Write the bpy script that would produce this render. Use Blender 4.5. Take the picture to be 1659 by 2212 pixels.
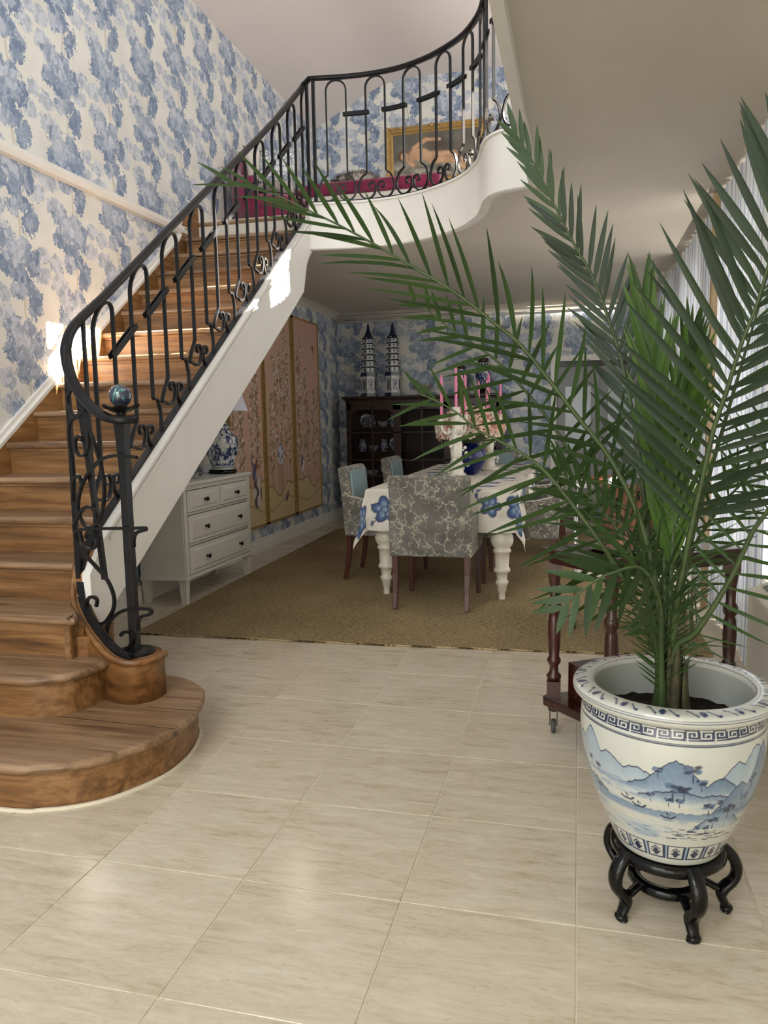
import bpy, bmesh, math, random
import numpy as np
from mathutils import Vector, Matrix

for o in list(bpy.data.objects):
    bpy.data.objects.remove(o, do_unlink=True)
S = bpy.context.scene
C = S.collection
PI = math.pi

# ------------------------------------------------------------------ camera, world, sun, daylight and fill lamps, exposure
cam_d = bpy.data.cameras.new('camera')
cam = bpy.data.objects.new('camera', cam_d)
C.objects.link(cam)
cam_d.sensor_fit = 'HORIZONTAL'
cam_d.sensor_width = 36.0
cam_d.lens = 36.0 * 1661.0 / 1659.0
cam_d.clip_start = 0.05
RM = ((0.969689, 0.011168, -0.244089), (0.24363, -0.120511, 0.962352), (-0.018667, -0.992649, -0.119579))
cam.matrix_world = Matrix(((RM[0][0], -RM[0][1], -RM[0][2], 0.0),
                           (RM[1][0], -RM[1][1], -RM[1][2], 0.0),
                           (RM[2][0], -RM[2][1], -RM[2][2], 1.267),
                           (0, 0, 0, 1)))
S.camera = cam

world = bpy.data.worlds.new('world')
S.world = world
world.use_nodes = True
bg = world.node_tree.nodes['Background']
bg.inputs['Color'].default_value = (0.80, 0.88, 1.0, 1)
bg.inputs['Strength'].default_value = 2.2

SUN_DIR = Vector((-1.5, -0.34, -1.0)).normalized()
sun_d = bpy.data.lights.new('sun', 'SUN')
sun_d.energy = 160.0
sun_d.angle = math.radians(0.6)
sun_d.color = (1.0, 0.90, 0.76)
sun = bpy.data.objects.new('sun', sun_d)
C.objects.link(sun)
sun.location = (6, 6, 9)
sun.rotation_euler = SUN_DIR.to_track_quat('-Z', 'Y').to_euler()


def area(name, loc, direction, sx, sy, power, col):
    d = bpy.data.lights.new(name, 'AREA')
    d.shape = 'RECTANGLE'
    d.size, d.size_y = sx, sy
    d.energy = power
    d.color = col
    o = bpy.data.objects.new(name, d)
    C.objects.link(o)
    o.location = loc
    o.rotation_euler = Vector(direction).to_track_quat('-Z', 'Z').to_euler()
    return o


# added fill lamps at the solid front and upper walls, and the dining windows' daylight
area('fill_front_lower', (-1.0, -2.35, 1.35), (0, 1, 0.0), 3.4, 2.3, 92, (1.0, 0.955, 0.88))
area('fill_front_upper', (-1.7, -2.35, 3.8), (0.0, 1, -0.12), 2.4, 1.8, 122, (0.88, 0.94, 1.0))
area('fill_upper_wall', (0.82, 3.0, 3.9), (-1, 0, -0.1), 2.6, 1.1, 58, (0.92, 0.96, 1.0))
area('fill_gallery_wall', (0.82, 7.3, 3.9), (-1, 0, -0.1), 1.6, 1.2, 26, (1.0, 0.95, 0.9))
area('daylight_dining_windows', (0.76, 6.2, 1.35), (-1, 0, 0), 4.2, 1.9, 24, (1.0, 0.93, 0.82))

S.view_settings.view_transform = 'Standard'
S.view_settings.look = 'None'
S.view_settings.gamma = 1.0
S.view_settings.use_curve_mapping = False
S.view_settings.exposure = 0.0


# ------------------------------------------------------------------ object helpers
def link(o, parent=None):
    C.objects.link(o)
    if parent is not None:
        o.parent = parent
    return o


def tag(o, label=None, cat=None, group=None, kind=None):
    if label:
        o['label'] = label
    if cat:
        o['category'] = cat
    if group:
        o['group'] = group
    if kind:
        o['kind'] = kind
    return o


def thing(name, label, cat, loc=(0, 0, 0), rz=0.0, group=None):
    o = bpy.data.objects.new(name, None)
    o.empty_display_size = 0.1
    link(o)
    o.location = loc
    o.rotation_euler = (0, 0, rz)
    return tag(o, label, cat, group)


def mesh_np(name, V, F):
    """fast mesh from numpy arrays: V (n,3), F (m,4) or (m,3)"""
    me = bpy.data.meshes.new(name)
    V = np.asarray(V, dtype=np.float32)
    F = np.asarray(F, dtype=np.int32)
    k = F.shape[1]
    me.vertices.add(len(V))
    me.vertices.foreach_set('co', V.ravel())
    me.loops.add(F.size)
    me.loops.foreach_set('vertex_index', F.ravel())
    me.polygons.add(len(F))
    me.polygons.foreach_set('loop_start', np.arange(0, F.size, k, dtype=np.int32))
    me.polygons.foreach_set('loop_total', np.full(len(F), k, dtype=np.int32))
    me.update(calc_edges=True)
    return me


def smooth_all(me, on=True):
    me.polygons.foreach_set('use_smooth', [on] * len(me.polygons))


class MB:
    """collects shapes for ONE mesh"""

    def __init__(self):
        self.v = []
        self.f = []
        self.s = []

    def add(self, vs, fs, smooth=False, M=None):
        b = len(self.v)
        if M is not None:
            vs = [tuple(M @ Vector(p)) for p in vs]
        self.v += [tuple(p) for p in vs]
        self.f += [tuple(i + b for i in f) for f in fs]
        self.s += [smooth] * len(fs)
        return self

    def box(self, x0, x1, y0, y1, z0, z1, M=None):
        vs = [(x0, y0, z0), (x1, y0, z0), (x1, y1, z0), (x0, y1, z0), (x0, y0, z1), (x1, y0, z1), (x1, y1, z1), (x0, y1, z1)]
        return self.add(vs, [(0, 3, 2, 1), (4, 5, 6, 7), (0, 1, 5, 4), (1, 2, 6, 5), (2, 3, 7, 6), (3, 0, 4, 7)], False, M)

    def prism(self, poly, z0, z1, M=None, smooth=False):
        n = len(poly)
        vs = [(p[0], p[1], z0) for p in poly] + [(p[0], p[1], z1) for p in poly]
        self.add(vs, [tuple(range(n - 1, -1, -1)), tuple(range(n, 2 * n))], False, M)
        return self.add(vs, [(i, (i + 1) % n, n + (i + 1) % n, n + i) for i in range(n)], smooth, M)

    def lathe(self, prof, seg=24, c=(0, 0, 0), M=None, cap=True, smooth=True, squash=1.0):
        vs, fs = [], []
        n = len(prof)
        for r, z in prof:
            for k in range(seg):
                a = 2 * PI * k / seg
                vs.append((c[0] + r * math.cos(a), c[1] + r * math.sin(a) * squash, c[2] + z))
        for i in range(n - 1):
            for k in range(seg):
                k2 = (k + 1) % seg
                fs.append((i * seg + k, i * seg + k2, (i + 1) * seg + k2, (i + 1) * seg + k))
        self.add(vs, fs, smooth, M)
        if cap:
            if prof[0][0] > 1e-5:
                self.add(vs[:seg], [tuple(range(seg - 1, -1, -1))], False, M)
            if prof[-1][0] > 1e-5:
                self.add(vs[-seg:], [tuple(range(seg))], False, M)
        return self

    def sweep(self, path, prof, up=(0, 0, 1), smooth=False, closed_prof=True, cap=True, scale=None, M=None, side=None):
        """sweep a 2-D profile [(a,b)]: a along the side vector, b along the up-ish vector"""
        P = [Vector(p) for p in path]
        n, m = len(P), len(prof)
        upv = Vector(up).normalized()
        vs = []
        last = None
        for i in range(n):
            t = (P[min(i + 1, n - 1)] - P[max(i - 1, 0)])
            if t.length < 1e-9:
                t = Vector((0, 0, 1))
            t.normalize()
            if side is not None:
                sd = Vector(side) - t * t.dot(Vector(side))
                sd.normalize()
            else:
                sd = t.cross(upv)
                if sd.length < 1e-3:
                    sd = last.copy() if last else Vector((1, 0, 0))
                sd.normalize()
            last = sd
            nb = sd.cross(t)
            k = 1.0 if scale is None else scale[i]
            for a, b in prof:
                vs.append(tuple(P[i] + sd * (a * k) + nb * (b * k)))
        fs = []
        for i in range(n - 1):
            for j in range(m if closed_prof else m - 1):
                j2 = (j + 1) % m
                fs.append((i * m + j, i * m + j2, (i + 1) * m + j2, (i + 1) * m + j))
        self.add(vs, fs, smooth, M)
        if cap and closed_prof:
            self.add(vs[:m], [tuple(range(m - 1, -1, -1))], False, M)
            self.add(vs[-m:], [tuple(range(m))], False, M)
        return self

    def tube(self, path, r, seg=8, M=None, scale=None, smooth=True):
        pr = [(r * math.cos(2 * PI * k / seg), r * math.sin(2 * PI * k / seg)) for k in range(seg)]
        up = (0, 0, 1)
        P = [Vector(p) for p in path]
        d = P[-1] - P[0]
        if d.length > 0 and abs(d.normalized().z) > 0.95:
            up = (0, 1, 0)
        return self.sweep(path, pr, up, smooth, True, True, scale, M)

    def sphere(self, c, r, seg=16, ring=10, sc=(1, 1, 1), M=None):
        vs, fs = [], []
        for i in range(ring + 1):
            th = PI * i / ring
            for k in range(seg):
                a = 2 * PI * k / seg
                vs.append((c[0] + r * sc[0] * math.sin(th) * math.cos(a), c[1] + r * sc[1] * math.sin(th) * math.sin(a), c[2] - r * sc[2] * math.cos(th)))
        for i in range(ring):
            for k in range(seg):
                k2 = (k + 1) % seg
                fs.append((i * seg + k, i * seg + k2, (i + 1) * seg + k2, (i + 1) * seg + k))
        return self.add(vs, fs, True, M)

    def mesh(self, name):
        me = bpy.data.meshes.new(name)
        me.from_pydata(self.v, [], self.f)
        me.polygons.foreach_set('use_smooth', self.s)
        me.update()
        return me

    def build(self, name, mat, parent=None, bevel=0.0, seg=2, clean=True, solid=0.0):
        me = self.mesh(name)
        if clean:
            bm = bmesh.new()
            bm.from_mesh(me)
            bmesh.ops.remove_doubles(bm, verts=bm.verts, dist=1e-5)
            bmesh.ops.recalc_face_normals(bm, faces=bm.faces)
            bm.to_mesh(me)
            bm.free()
        me.materials.append(mat)
        o = link(bpy.data.objects.new(name, me), parent)
        if solid:
            md = o.modifiers.new('solid', 'SOLIDIFY')
            md.thickness = solid
            md.offset = 0
        if bevel:
            md = o.modifiers.new('bevel', 'BEVEL')
            md.width = bevel
            md.segments = seg
            md.limit_method = 'ANGLE'
            md.angle_limit = math.radians(40)
        return o


def inst(name, me, parent=None, M=None):
    o = link(bpy.data.objects.new(name, me), parent)
    if M is not None:
        o.matrix_local = M
    return o


def catmull(P, n=8, closed=False):
    P = [np.array(p, float) for p in P]
    out = []
    N = len(P)
    for i in range(N - 1):
        p0, p1, p2, p3 = P[max(i - 1, 0)], P[i], P[i + 1], P[min(i + 2, N - 1)]
        for k in range(n):
            t = k / n
            out.append(0.5 * ((2 * p1) + (-p0 + p2) * t + (2 * p0 - 5 * p1 + 4 * p2 - p3) * t * t + (-p0 + 3 * p1 - 3 * p2 + p3) * t ** 3))
    out.append(P[-1])
    return out


def rect(w, h):
    return [(-w / 2, -h / 2), (w / 2, -h / 2), (w / 2, h / 2), (-w / 2, h / 2)]


def circ(r, n=10):
    return [(r * math.cos(2 * PI * k / n), r * math.sin(2 * PI * k / n)) for k in range(n)]


# ------------------------------------------------------------------ shader helpers
class X:
    """a value socket with arithmetic"""

    def __init__(self, nt, s):
        self.nt, self.s = nt, s

    def _m(self, op, *a):
        n = self.nt.nodes.new('ShaderNodeMath')
        n.operation = op
        for i, q in enumerate((self,) + a):
            if isinstance(q, X):
                self.nt.links.new(q.s, n.inputs[i])
            else:
                n.inputs[i].default_value = q
        return X(self.nt, n.outputs[0])

    def __add__(s, o): return s._m('ADD', o)
    def __radd__(s, o): return s._m('ADD', o)
    def __sub__(s, o): return s._m('SUBTRACT', o)
    def __rsub__(s, o): return (s * -1.0) + o
    def __mul__(s, o): return s._m('MULTIPLY', o)
    def __rmul__(s, o): return s._m('MULTIPLY', o)
    def __truediv__(s, o): return s._m('DIVIDE', o)
    def min(s, o): return s._m('MINIMUM', o)
    def max(s, o): return s._m('MAXIMUM', o)
    def abs(s): return s._m('ABSOLUTE')
    def sqrt(s): return s._m('SQRT')
    def sin(s): return s._m('SINE')
    def floor(s): return s._m('FLOOR')
    def fract(s): return s._m('FRACT')
    def wrap(s, hi, lo): return s._m('WRAP', hi, lo)
    def lt(s, o): return s._m('LESS_THAN', o)
    def gt(s, o): return s._m('GREATER_THAN', o)
    def pw(s, o): return s._m('POWER', o)

    def step(s, a, b):
        n = s.nt.nodes.new('ShaderNodeMapRange')
        n.interpolation_type = 'SMOOTHSTEP'
        s.nt.links.new(s.s, n.inputs[0])
        n.inputs[1].default_value, n.inputs[2].default_value = a, b
        n.inputs[3].default_value, n.inputs[4].default_value = 0.0, 1.0
        return X(s.nt, n.outputs[0])


class Mat:
    def __init__(self, name, rough=0.5, metal=0.0, spec=0.5, coat=0.0, color=None):
        self.m = bpy.data.materials.new(name)
        self.m.use_nodes = True
        self.nt = self.m.node_tree
        self.b = self.nt.nodes['Principled BSDF']
        self.b.inputs['Roughness'].default_value = rough
        self.b.inputs['Metallic'].default_value = metal
        self.b.inputs['Specular IOR Level'].default_value = spec
        if coat:
            self.b.inputs['Coat Weight'].default_value = coat
            self.b.inputs['Coat Roughness'].default_value = 0.08
        if color:
            self.b.inputs['Base Color'].default_value = (*color, 1)

    def n(self, t): return self.nt.nodes.new(t)
    def l(self, a, b): self.nt.links.new(a, b)

    def coord(self, kind='Object'):
        return self.n('ShaderNodeTexCoord').outputs[kind]

    def sep(self, vec):
        s = self.n('ShaderNodeSeparateXYZ')
        self.l(vec, s.inputs[0])
        return [X(self.nt, s.outputs[i]) for i in range(3)]

    def comb(self, x, y, z=0.0):
        c = self.n('ShaderNodeCombineXYZ')
        for i, q in enumerate((x, y, z)):
            if isinstance(q, X):
                self.l(q.s, c.inputs[i])
            else:
                c.inputs[i].default_value = q
        return c.outputs[0]

    def mapping(self, vec, scale=(1, 1, 1), loc=(0, 0, 0), rot=(0, 0, 0)):
        mp = self.n('ShaderNodeMapping')
        self.l(vec, mp.inputs[0])
        mp.inputs['Scale'].default_value = scale
        mp.inputs['Location'].default_value = loc
        mp.inputs['Rotation'].default_value = rot
        return mp.outputs[0]

    def noise(self, vec, scale, detail=3, rough=0.5, dist=0.0):
        t = self.n('ShaderNodeTexNoise')
        if vec is not None:
            self.l(vec, t.inputs['Vector'])
        t.inputs['Scale'].default_value = scale
        t.inputs['Detail'].default_value = detail
        t.inputs['Roughness'].default_value = rough
        t.inputs['Distortion'].default_value = dist
        return X(self.nt, t.outputs['Fac'])

    def voro(self, vec, scale, feature='F1', rnd=1.0, out='Distance', dims='3D', smooth=None):
        t = self.n('ShaderNodeTexVoronoi')
        t.feature = feature
        t.voronoi_dimensions = dims
        self.l(vec, t.inputs['Vector'])
        t.inputs['Scale'].default_value = scale
        t.inputs['Randomness'].default_value = rnd
        o = t.outputs[out]
        return X(self.nt, o) if out == 'Distance' else o

    def wave(self, vec, scale, dist=2.0, detail=2, dscale=1.0, direction='X'):
        t = self.n('ShaderNodeTexWave')
        t.bands_direction = direction
        self.l(vec, t.inputs['Vector'])
        t.inputs['Scale'].default_value = scale
        t.inputs['Distortion'].default_value = dist
        t.inputs['Detail'].default_value = detail
        t.inputs['Detail Scale'].default_value = dscale
        return X(self.nt, t.outputs['Fac'])

    def ramp(self, fac, stops, interp='LINEAR'):
        r = self.n('ShaderNodeValToRGB')
        r.color_ramp.interpolation = interp
        self.l(fac.s, r.inputs[0])
        e = r.color_ramp.elements
        while len(e) < len(stops):
            e.new(0.5)
        for q, (p, c) in zip(e, stops):
            q.position = p
            q.color = (*c, 1)
        return r.outputs[0]

    def mix(self, fac, a, b, blend='MIX'):
        m = self.n('ShaderNodeMix')
        m.data_type = 'RGBA'
        m.blend_type = blend
        if isinstance(fac, X):
            self.l(fac.s, m.inputs[0])
        else:
            m.inputs[0].default_value = fac
        for q, i in ((a, 6), (b, 7)):
            if isinstance(q, tuple):
                m.inputs[i].default_value = (*q, 1)
            else:
                self.l(q, m.inputs[i])
        return m.outputs[2]

    def col(self, c):
        if isinstance(c, tuple):
            self.b.inputs['Base Color'].default_value = (*c, 1)
        else:
            self.l(c, self.b.inputs['Base Color'])
        return self

    def rough(self, x):
        self.l(x.s, self.b.inputs['Roughness'])
        return self

    def bump(self, h, strength=0.3, dist=0.01):
        b = self.n('ShaderNodeBump')
        b.inputs['Strength'].default_value = strength
        b.inputs['Distance'].default_value = dist
        self.l(h.s, b.inputs['Height'])
        self.l(b.outputs[0], self.b.inputs['Normal'])
        return self


def hx(s):
    """sRGB hex -> linear tuple"""
    v = [int(s[i:i + 2], 16) / 255 for i in (0, 2, 4)]
    return tuple(c / 12.92 if c <= 0.04045 else ((c + 0.055) / 1.055) ** 2.4 for c in v)


def plain(name, c, rough=0.5, metal=0.0, coat=0.0, var=0.06, scale=6.0, bump=0.0, spec=0.5):
    """painted / plain surface: slight mottling, optional fine relief"""
    M = Mat(name, rough, metal, spec, coat)
    v = M.coord()
    f = M.noise(v, scale, 4, 0.6)
    lo = tuple(max(0, q * (1 - var)) for q in c)
    hi = tuple(min(1, q * (1 + var)) for q in c)
    M.col(M.ramp(f, [(0.3, lo), (0.7, hi)]))
    if bump:
        M.bump(M.noise(v, scale * 14, 3), bump, 0.004)
    return M.m


def wood(name, c0, c1, c2, axis='X', scale=1.0, rough=0.4, coat=0.0, bump=0.12):
    M = Mat(name, rough, 0, 0.5, coat)
    v = M.coord()
    info = M.n('ShaderNodeObjectInfo')
    rnd = X(M.nt, info.outputs['Random'])
    off = M.n('ShaderNodeVectorMath')
    off.operation = 'ADD'
    M.l(v, off.inputs[0])
    M.l(M.comb(rnd * 7.3, rnd * 3.1, rnd * 5.7), off.inputs[1])
    v = off.outputs[0]
    long_, cross = 1.1 * scale, 15.0 * scale
    sc = {'X': (long_, cross, cross), 'Y': (cross, long_, cross), 'Z': (cross, cross, long_)}[axis]
    st = M.mapping(v, sc)
    g1 = M.noise(st, 1.0, 5, 0.62, 0.9)
    g2 = M.noise(M.mapping(v, tuple(q * 3.2 for q in sc)), 1.0, 3, 0.6)
    broad = M.noise(v, 1.6 * scale, 2)
    f = g1 * 0.60 + g2 * 0.28 + broad * 0.2
    cc = M.ramp(f, [(0.41, c0), (0.53, c1), (0.66, c2)])
    kn = M.voro(M.mapping(v, tuple((q ** 0.5) * 1.15 for q in sc)), 1.0).step(0.02, 0.11)
    cc = M.mix(kn, tuple(q * 0.45 for q in c0), cc)
    M.col(cc)
    M.rough((g2 * 0.2) + (rough - 0.08))
    M.bump(g1 + g2 * 0.5, bump, 0.004)
    return M.m


def wallpaper(name, axis):
    """blue oak-foliage toile on cream, half-drop repeat"""
    M = Mat(name, 0.62, 0, 0.3)
    v = M.coord()
    x, y, z = M.sep(v)
    h = y if axis == 'Y' else x
    Px, Pz = 0.475, 0.46
    wx = (M.noise(M.comb(h, z, 3.0), 22.0, 2) - 0.5) * 0.05
    wz = (M.noise(M.comb(h, z, 9.0), 22.0, 2) - 0.5) * 0.05
    big = M.noise(M.comb(h, z, 1.0), 9.0, 2)
    leaf = M.voro(M.comb((h + wx) * 1.15, (z + wz) * 0.8), 26.0, rnd=1.0, dims='2D')
    leaf2 = M.voro(M.comb((h + wx) * 1.2 + 3.7, (z + wz) * 0.85 + 1.3), 56.0, rnd=0.9, dims='2D')
    rag = leaf * 0.55 + leaf2 * 0.62 + (big - 0.5) * 1.1

    def blob(cx, cy, rx, ry, rot=0.0):
        q = (h + (-cx)) / Px + 0.5
        cl = q.floor()
        dx = (q - cl - 0.5) * Px
        dz = (z + (cl._m('MODULO', 2.0)).abs() * (Pz / 2) + (-cy)).wrap(Pz / 2, -Pz / 2)
        c_, s_ = math.cos(rot), math.sin(rot)
        a = (dx * c_ + dz * s_) * (1 / rx)
        b = (dz * c_ - dx * s_) * (1 / ry)
        return (a * a + b * b).sqrt()

    def union(lst):
        u = blob(*lst[0])
        for q in lst[1:]:
            u = u.min(blob(*q))
        return u
    cream = M.ramp(M.noise(v, 4.0, 3), [(0.35, hx('d8d7d0')), (0.65, hx('e4e3dc'))])
    tw = (z * 13.6).sin() * 0.012 + (z * 31.0).sin() * 0.003
    tx = (h + tw + (-0.01)).wrap(Px / 2, -Px / 2).abs()
    trunk = 1.0 - tx.step(0.0042, 0.0068)
    tx2 = (h + tw * 2.2 + (-0.035)).wrap(Px / 2, -Px / 2).abs()
    trunk = trunk.max((1.0 - tx2.step(0.002, 0.004)) * M.noise(M.comb(h, z, 5.0), 9.0, 1).step(0.45, 0.5))
    c = M.mix(trunk * 0.75, cream, hx('bdb49c'))

    def shade(scale, off, bias):
        col = M.voro(M.comb((h + wx) * 1.1 + off, (z + wz) * 0.8), scale, rnd=1.0, dims='2D', out='Color')
        sp = M.n('ShaderNodeSeparateColor')
        M.l(col, sp.inputs[0])
        soft = leaf2.step(0.0, 0.7) * 0.22
        return X(M.nt, sp.outputs[0]) * 0.62 + bias + soft
    stops = [(0.0, hx('71829d')), (0.25, hx('808fa7')), (0.45, hx('94a1b5')), (0.65, hx('a8b2c1')), (0.85, hx('bdc4cf')), (1.0, hx('c9cfda'))]
    e = 0.05

    def layer(c, u, thr, amp, fac, alpha=1.0):
        m = 1.0 - (u + rag * amp).step(thr - e, thr + e)
        return M.mix(m * alpha, c, M.ramp(fac, stops))
    pale = union([(-0.15, 0.02, 0.075, 0.06), (-0.17, 0.15, 0.06, 0.05), (0.16, -0.17, 0.07, 0.05), (0.20, -0.05, 0.05, 0.045)])
    c = layer(c, pale, 1.50, 0.85, shade(34.0, 2.0, 0.36), 0.85)
    dark = union([(0.095, 0.115, 0.052, 0.088, -0.45), (-0.12, -0.155, 0.065, 0.055), (0.085, -0.115, 0.065, 0.075, -0.3), (-0.02, -0.20, 0.075, 0.05), (0.04, 0.20, 0.055, 0.045)])
    c = layer(c, dark, 1.52, 0.9, shade(30.0, 0.0, -0.14))
    mid = union([(-0.03, -0.09, 0.115, 0.085), (-0.10, -0.03, 0.075, 0.06), (0.03, -0.03, 0.055, 0.05), (-0.04, 0.17, 0.06, 0.045)])
    c = layer(c, mid, 1.48, 0.85, shade(30.0, 5.0, 0.14))
    lite = union([(-0.075, -0.055, 0.05, 0.045), (0.0, -0.10, 0.04, 0.04)])
    c = layer(c, lite, 1.20, 0.8, shade(40.0, 8.0, 0.42), 0.8)
    M.col(c)
    M.bump(M.noise(v, 220.0, 2), 0.05, 0.002)
    return M.m


def attr_mat(name, rough=0.4, coat=0.0, attr='paint', bump=0.0, bscale=80.0):
    M = Mat(name, rough, 0, 0.5, coat)
    a = M.n('ShaderNodeAttribute')
    a.attribute_name = attr
    v = M.coord()
    f = M.noise(v, 35.0, 3)
    c = M.mix(f * 0.10, a.outputs['Color'], (0.3, 0.28, 0.24))
    M.col(c)
    if bump:
        M.bump(M.noise(v, bscale, 2), bump, 0.003)
    return M.m


def set_paint(me, cols, attr='paint'):
    n = len(me.vertices)
    a = me.color_attributes.new(attr, 'FLOAT_COLOR', 'POINT')
    buf = np.ones((n, 4), np.float32)
    buf[:, :3] = np.asarray(cols, np.float32).reshape(n, 3)
    a.data.foreach_set('color', buf.ravel())


def lerp3(a, b, t):
    t = np.clip(t, 0, 1)[..., None]
    return np.asarray(a) * (1 - t) + np.asarray(b) * t


def over(img, mask, c):
    """paint colour c over img where mask (0..1)"""
    m = np.clip(mask, 0, 1)[..., None]
    return img * (1 - m) + np.asarray(c) * m


def sst(x, a, b):
    t = np.clip((x - a) / (b - a), 0, 1)
    return t * t * (3 - 2 * t)


def ell(U, V, cx, cy, rx, ry, rot=0.0, soft=0.12):
    c, s = math.cos(rot), math.sin(rot)
    du, dv = U - cx, V - cy
    a = (du * c + dv * s) / rx
    b = (-du * s + dv * c) / ry
    return 1 - sst(np.sqrt(a * a + b * b), 1 - soft, 1 + soft)


def seg_d(U, V, a, b):
    ax, ay = a
    bx, by = b
    dx, dy = bx - ax, by - ay
    L = dx * dx + dy * dy + 1e-12
    t = np.clip(((U - ax) * dx + (V - ay) * dy) / L, 0, 1)
    return np.hypot(U - ax - t * dx, V - ay - t * dy)


def stroke(U, V, pts, w):
    d = None
    for a, b in zip(pts[:-1], pts[1:]):
        q = seg_d(U, V, a, b)
        d = q if d is None else np.minimum(d, q)
    return 1 - sst(d, w * 0.6, w * 1.3)


def vnoise(U, V, seed=0):
    """smooth value noise on numpy arrays"""
    rng = np.random.RandomState(seed)
    T = rng.rand(64, 64)
    iu, iv = np.floor(U).astype(int), np.floor(V).astype(int)
    fu, fv = U - iu, V - iv
    fu, fv = fu * fu * (3 - 2 * fu), fv * fv * (3 - 2 * fv)
    g = lambda a, b: T[a % 64, b % 64]
    return (g(iu, iv) * (1 - fu) + g(iu + 1, iv) * fu) * (1 - fv) + (g(iu, iv + 1) * (1 - fu) + g(iu + 1, iv + 1) * fu) * fv


# ------------------------------------------------------------------ shared materials
m_white = plain('white_paint', hx('e9e5d9'), 0.45, var=0.025)
m_trimwhite = plain('white_trim_paint', hx('e6e3dc'), 0.4, var=0.03)
m_ceil = plain('ceiling_plaster', hx('cdc6b9'), 0.8, var=0.03, scale=2.0, bump=0.03)
m_ceil_up = plain('upper_ceiling_plaster', hx('e3dcdb'), 0.8, var=0.02, scale=1.5)
m_wp_y = wallpaper('toile_wallpaper', 'Y')
m_wp_x = wallpaper('toile_wallpaper_end', 'X')
m_oak = wood('oak_stair', hx('53391f'), hx('7c5731'), hx('9b744a'), 'X', 1.0, 0.42)
m_oak_tread = wood('oak_tread_worn', hx('5f4732'), hx('86694c'), hx('a38669'), 'X', 1.0, 0.38)
m_oak_y = wood('oak_string', hx('5c3e21'), hx('845d35'), hx('a1794a'), 'Y', 1.0, 0.4)
m_oak_z = wood('oak_curl', hx('54381d'), hx('7c552e'), hx('9a6e3e'), 'X', 0.8, 0.38)
m_iron = plain('black_iron', (0.008, 0.008, 0.009), 0.32, 0.0, var=0.3, scale=30, bump=0.15, spec=0.28)
m_mahog = wood('mahogany', hx('1f0b07'), hx('33130c'), hx('451c12'), 'Z', 1.2, 0.28, coat=0.3)
m_mahog_x = wood('mahogany_long', hx('1c0a07'), hx('2e120c'), hx('3c1810'), 'X', 1.2, 0.22, coat=0.4)
m_legwood = wood('chair_leg_wood', hx('2c130b'), hx('4a2013'), hx('65301c'), 'Z', 1.0, 0.35)
m_darkcab = wood('dark_cabinet_wood', hx('1a0c08'), hx('2a130d'), hx('3a1c13'), 'Z', 1.0, 0.35)
m_gold = plain('gilt', hx('b4945a'), 0.45, 0.35, var=0.25, scale=40, bump=0.2)
m_chrome = plain('chrome', (0.75, 0.75, 0.76), 0.12, 1.0, var=0.03)
m_copper = plain('copper', hx('c07a56'), 0.28, 0.85, var=0.18, scale=9)
m_porc = plain('white_porcelain', hx('e6e2d6'), 0.18, 0, coat=0.5, var=0.04)
m_cobalt = plain('cobalt_glaze', hx('10165e'), 0.12, 0, coat=0.6, var=0.12)
m_inkblue = plain('ink_blue_glaze', hx('1b2747'), 0.2, 0, coat=0.4, var=0.15)
m_black = plain('black_lacquer', (0.003, 0.003, 0.003), 0.14, 0, coat=0.0, var=0.2, spec=0.3)
m_glass = Mat('clear_glass', 0.03).m
_g = m_glass.node_tree.nodes['Principled BSDF']
_g.inputs['Transmission Weight'].default_value = 1.0
_g.inputs['IOR'].default_value = 1.12
_n = m_glass.node_tree.nodes.new('ShaderNodeTexNoise')
_r = m_glass.node_tree.nodes.new('ShaderNodeMapRange')
_r.inputs[3].default_value, _r.inputs[4].default_value = 0.02, 0.06
m_glass.node_tree.links.new(_n.outputs['Fac'], _r.inputs[0])
m_glass.node_tree.links.new(_r.outputs[0], _g.inputs['Roughness'])

# ================================================================== THE SETTING
XL, YB, YUP = -3.02, 9.66, 8.9        # left wall, dining end wall, upper end wall
ZC, ZF, ZU = 2.62, 2.87, 5.04         # dining ceiling, upper floor, upper ceiling
XR = 0.95                             # right (window) wall


def holes_wall(mb, fixed, a, b, z0, z1, holes, axis='X'):
    """a wall slab as boxes with rectangular holes (a0,a1,z0,z1); fixed=(c0,c1) is its thickness range"""
    As = sorted({a, b} | {h[0] for h in holes} | {h[1] for h in holes})
    for a0, a1 in zip(As[:-1], As[1:]):
        zs = [z0]
        hs = sorted([h for h in holes if h[0] <= a0 + 1e-6 and h[1] >= a1 - 1e-6], key=lambda h: h[2])
        cur = z0
        for h in hs + [None]:
            top = z1 if h is None else h[2]
            if top > cur + 1e-6:
                if axis == 'X':
                    mb.box(fixed[0], fixed[1], a0, a1, cur, top)
                else:
                    mb.box(a0, a1, fixed[0], fixed[1], cur, top)
            if h is not None:
                cur = h[3]
    return mb


def struct(name, mb, mat, **k):
    return tag(mb.build(name, mat, **k), kind='structure')


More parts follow.
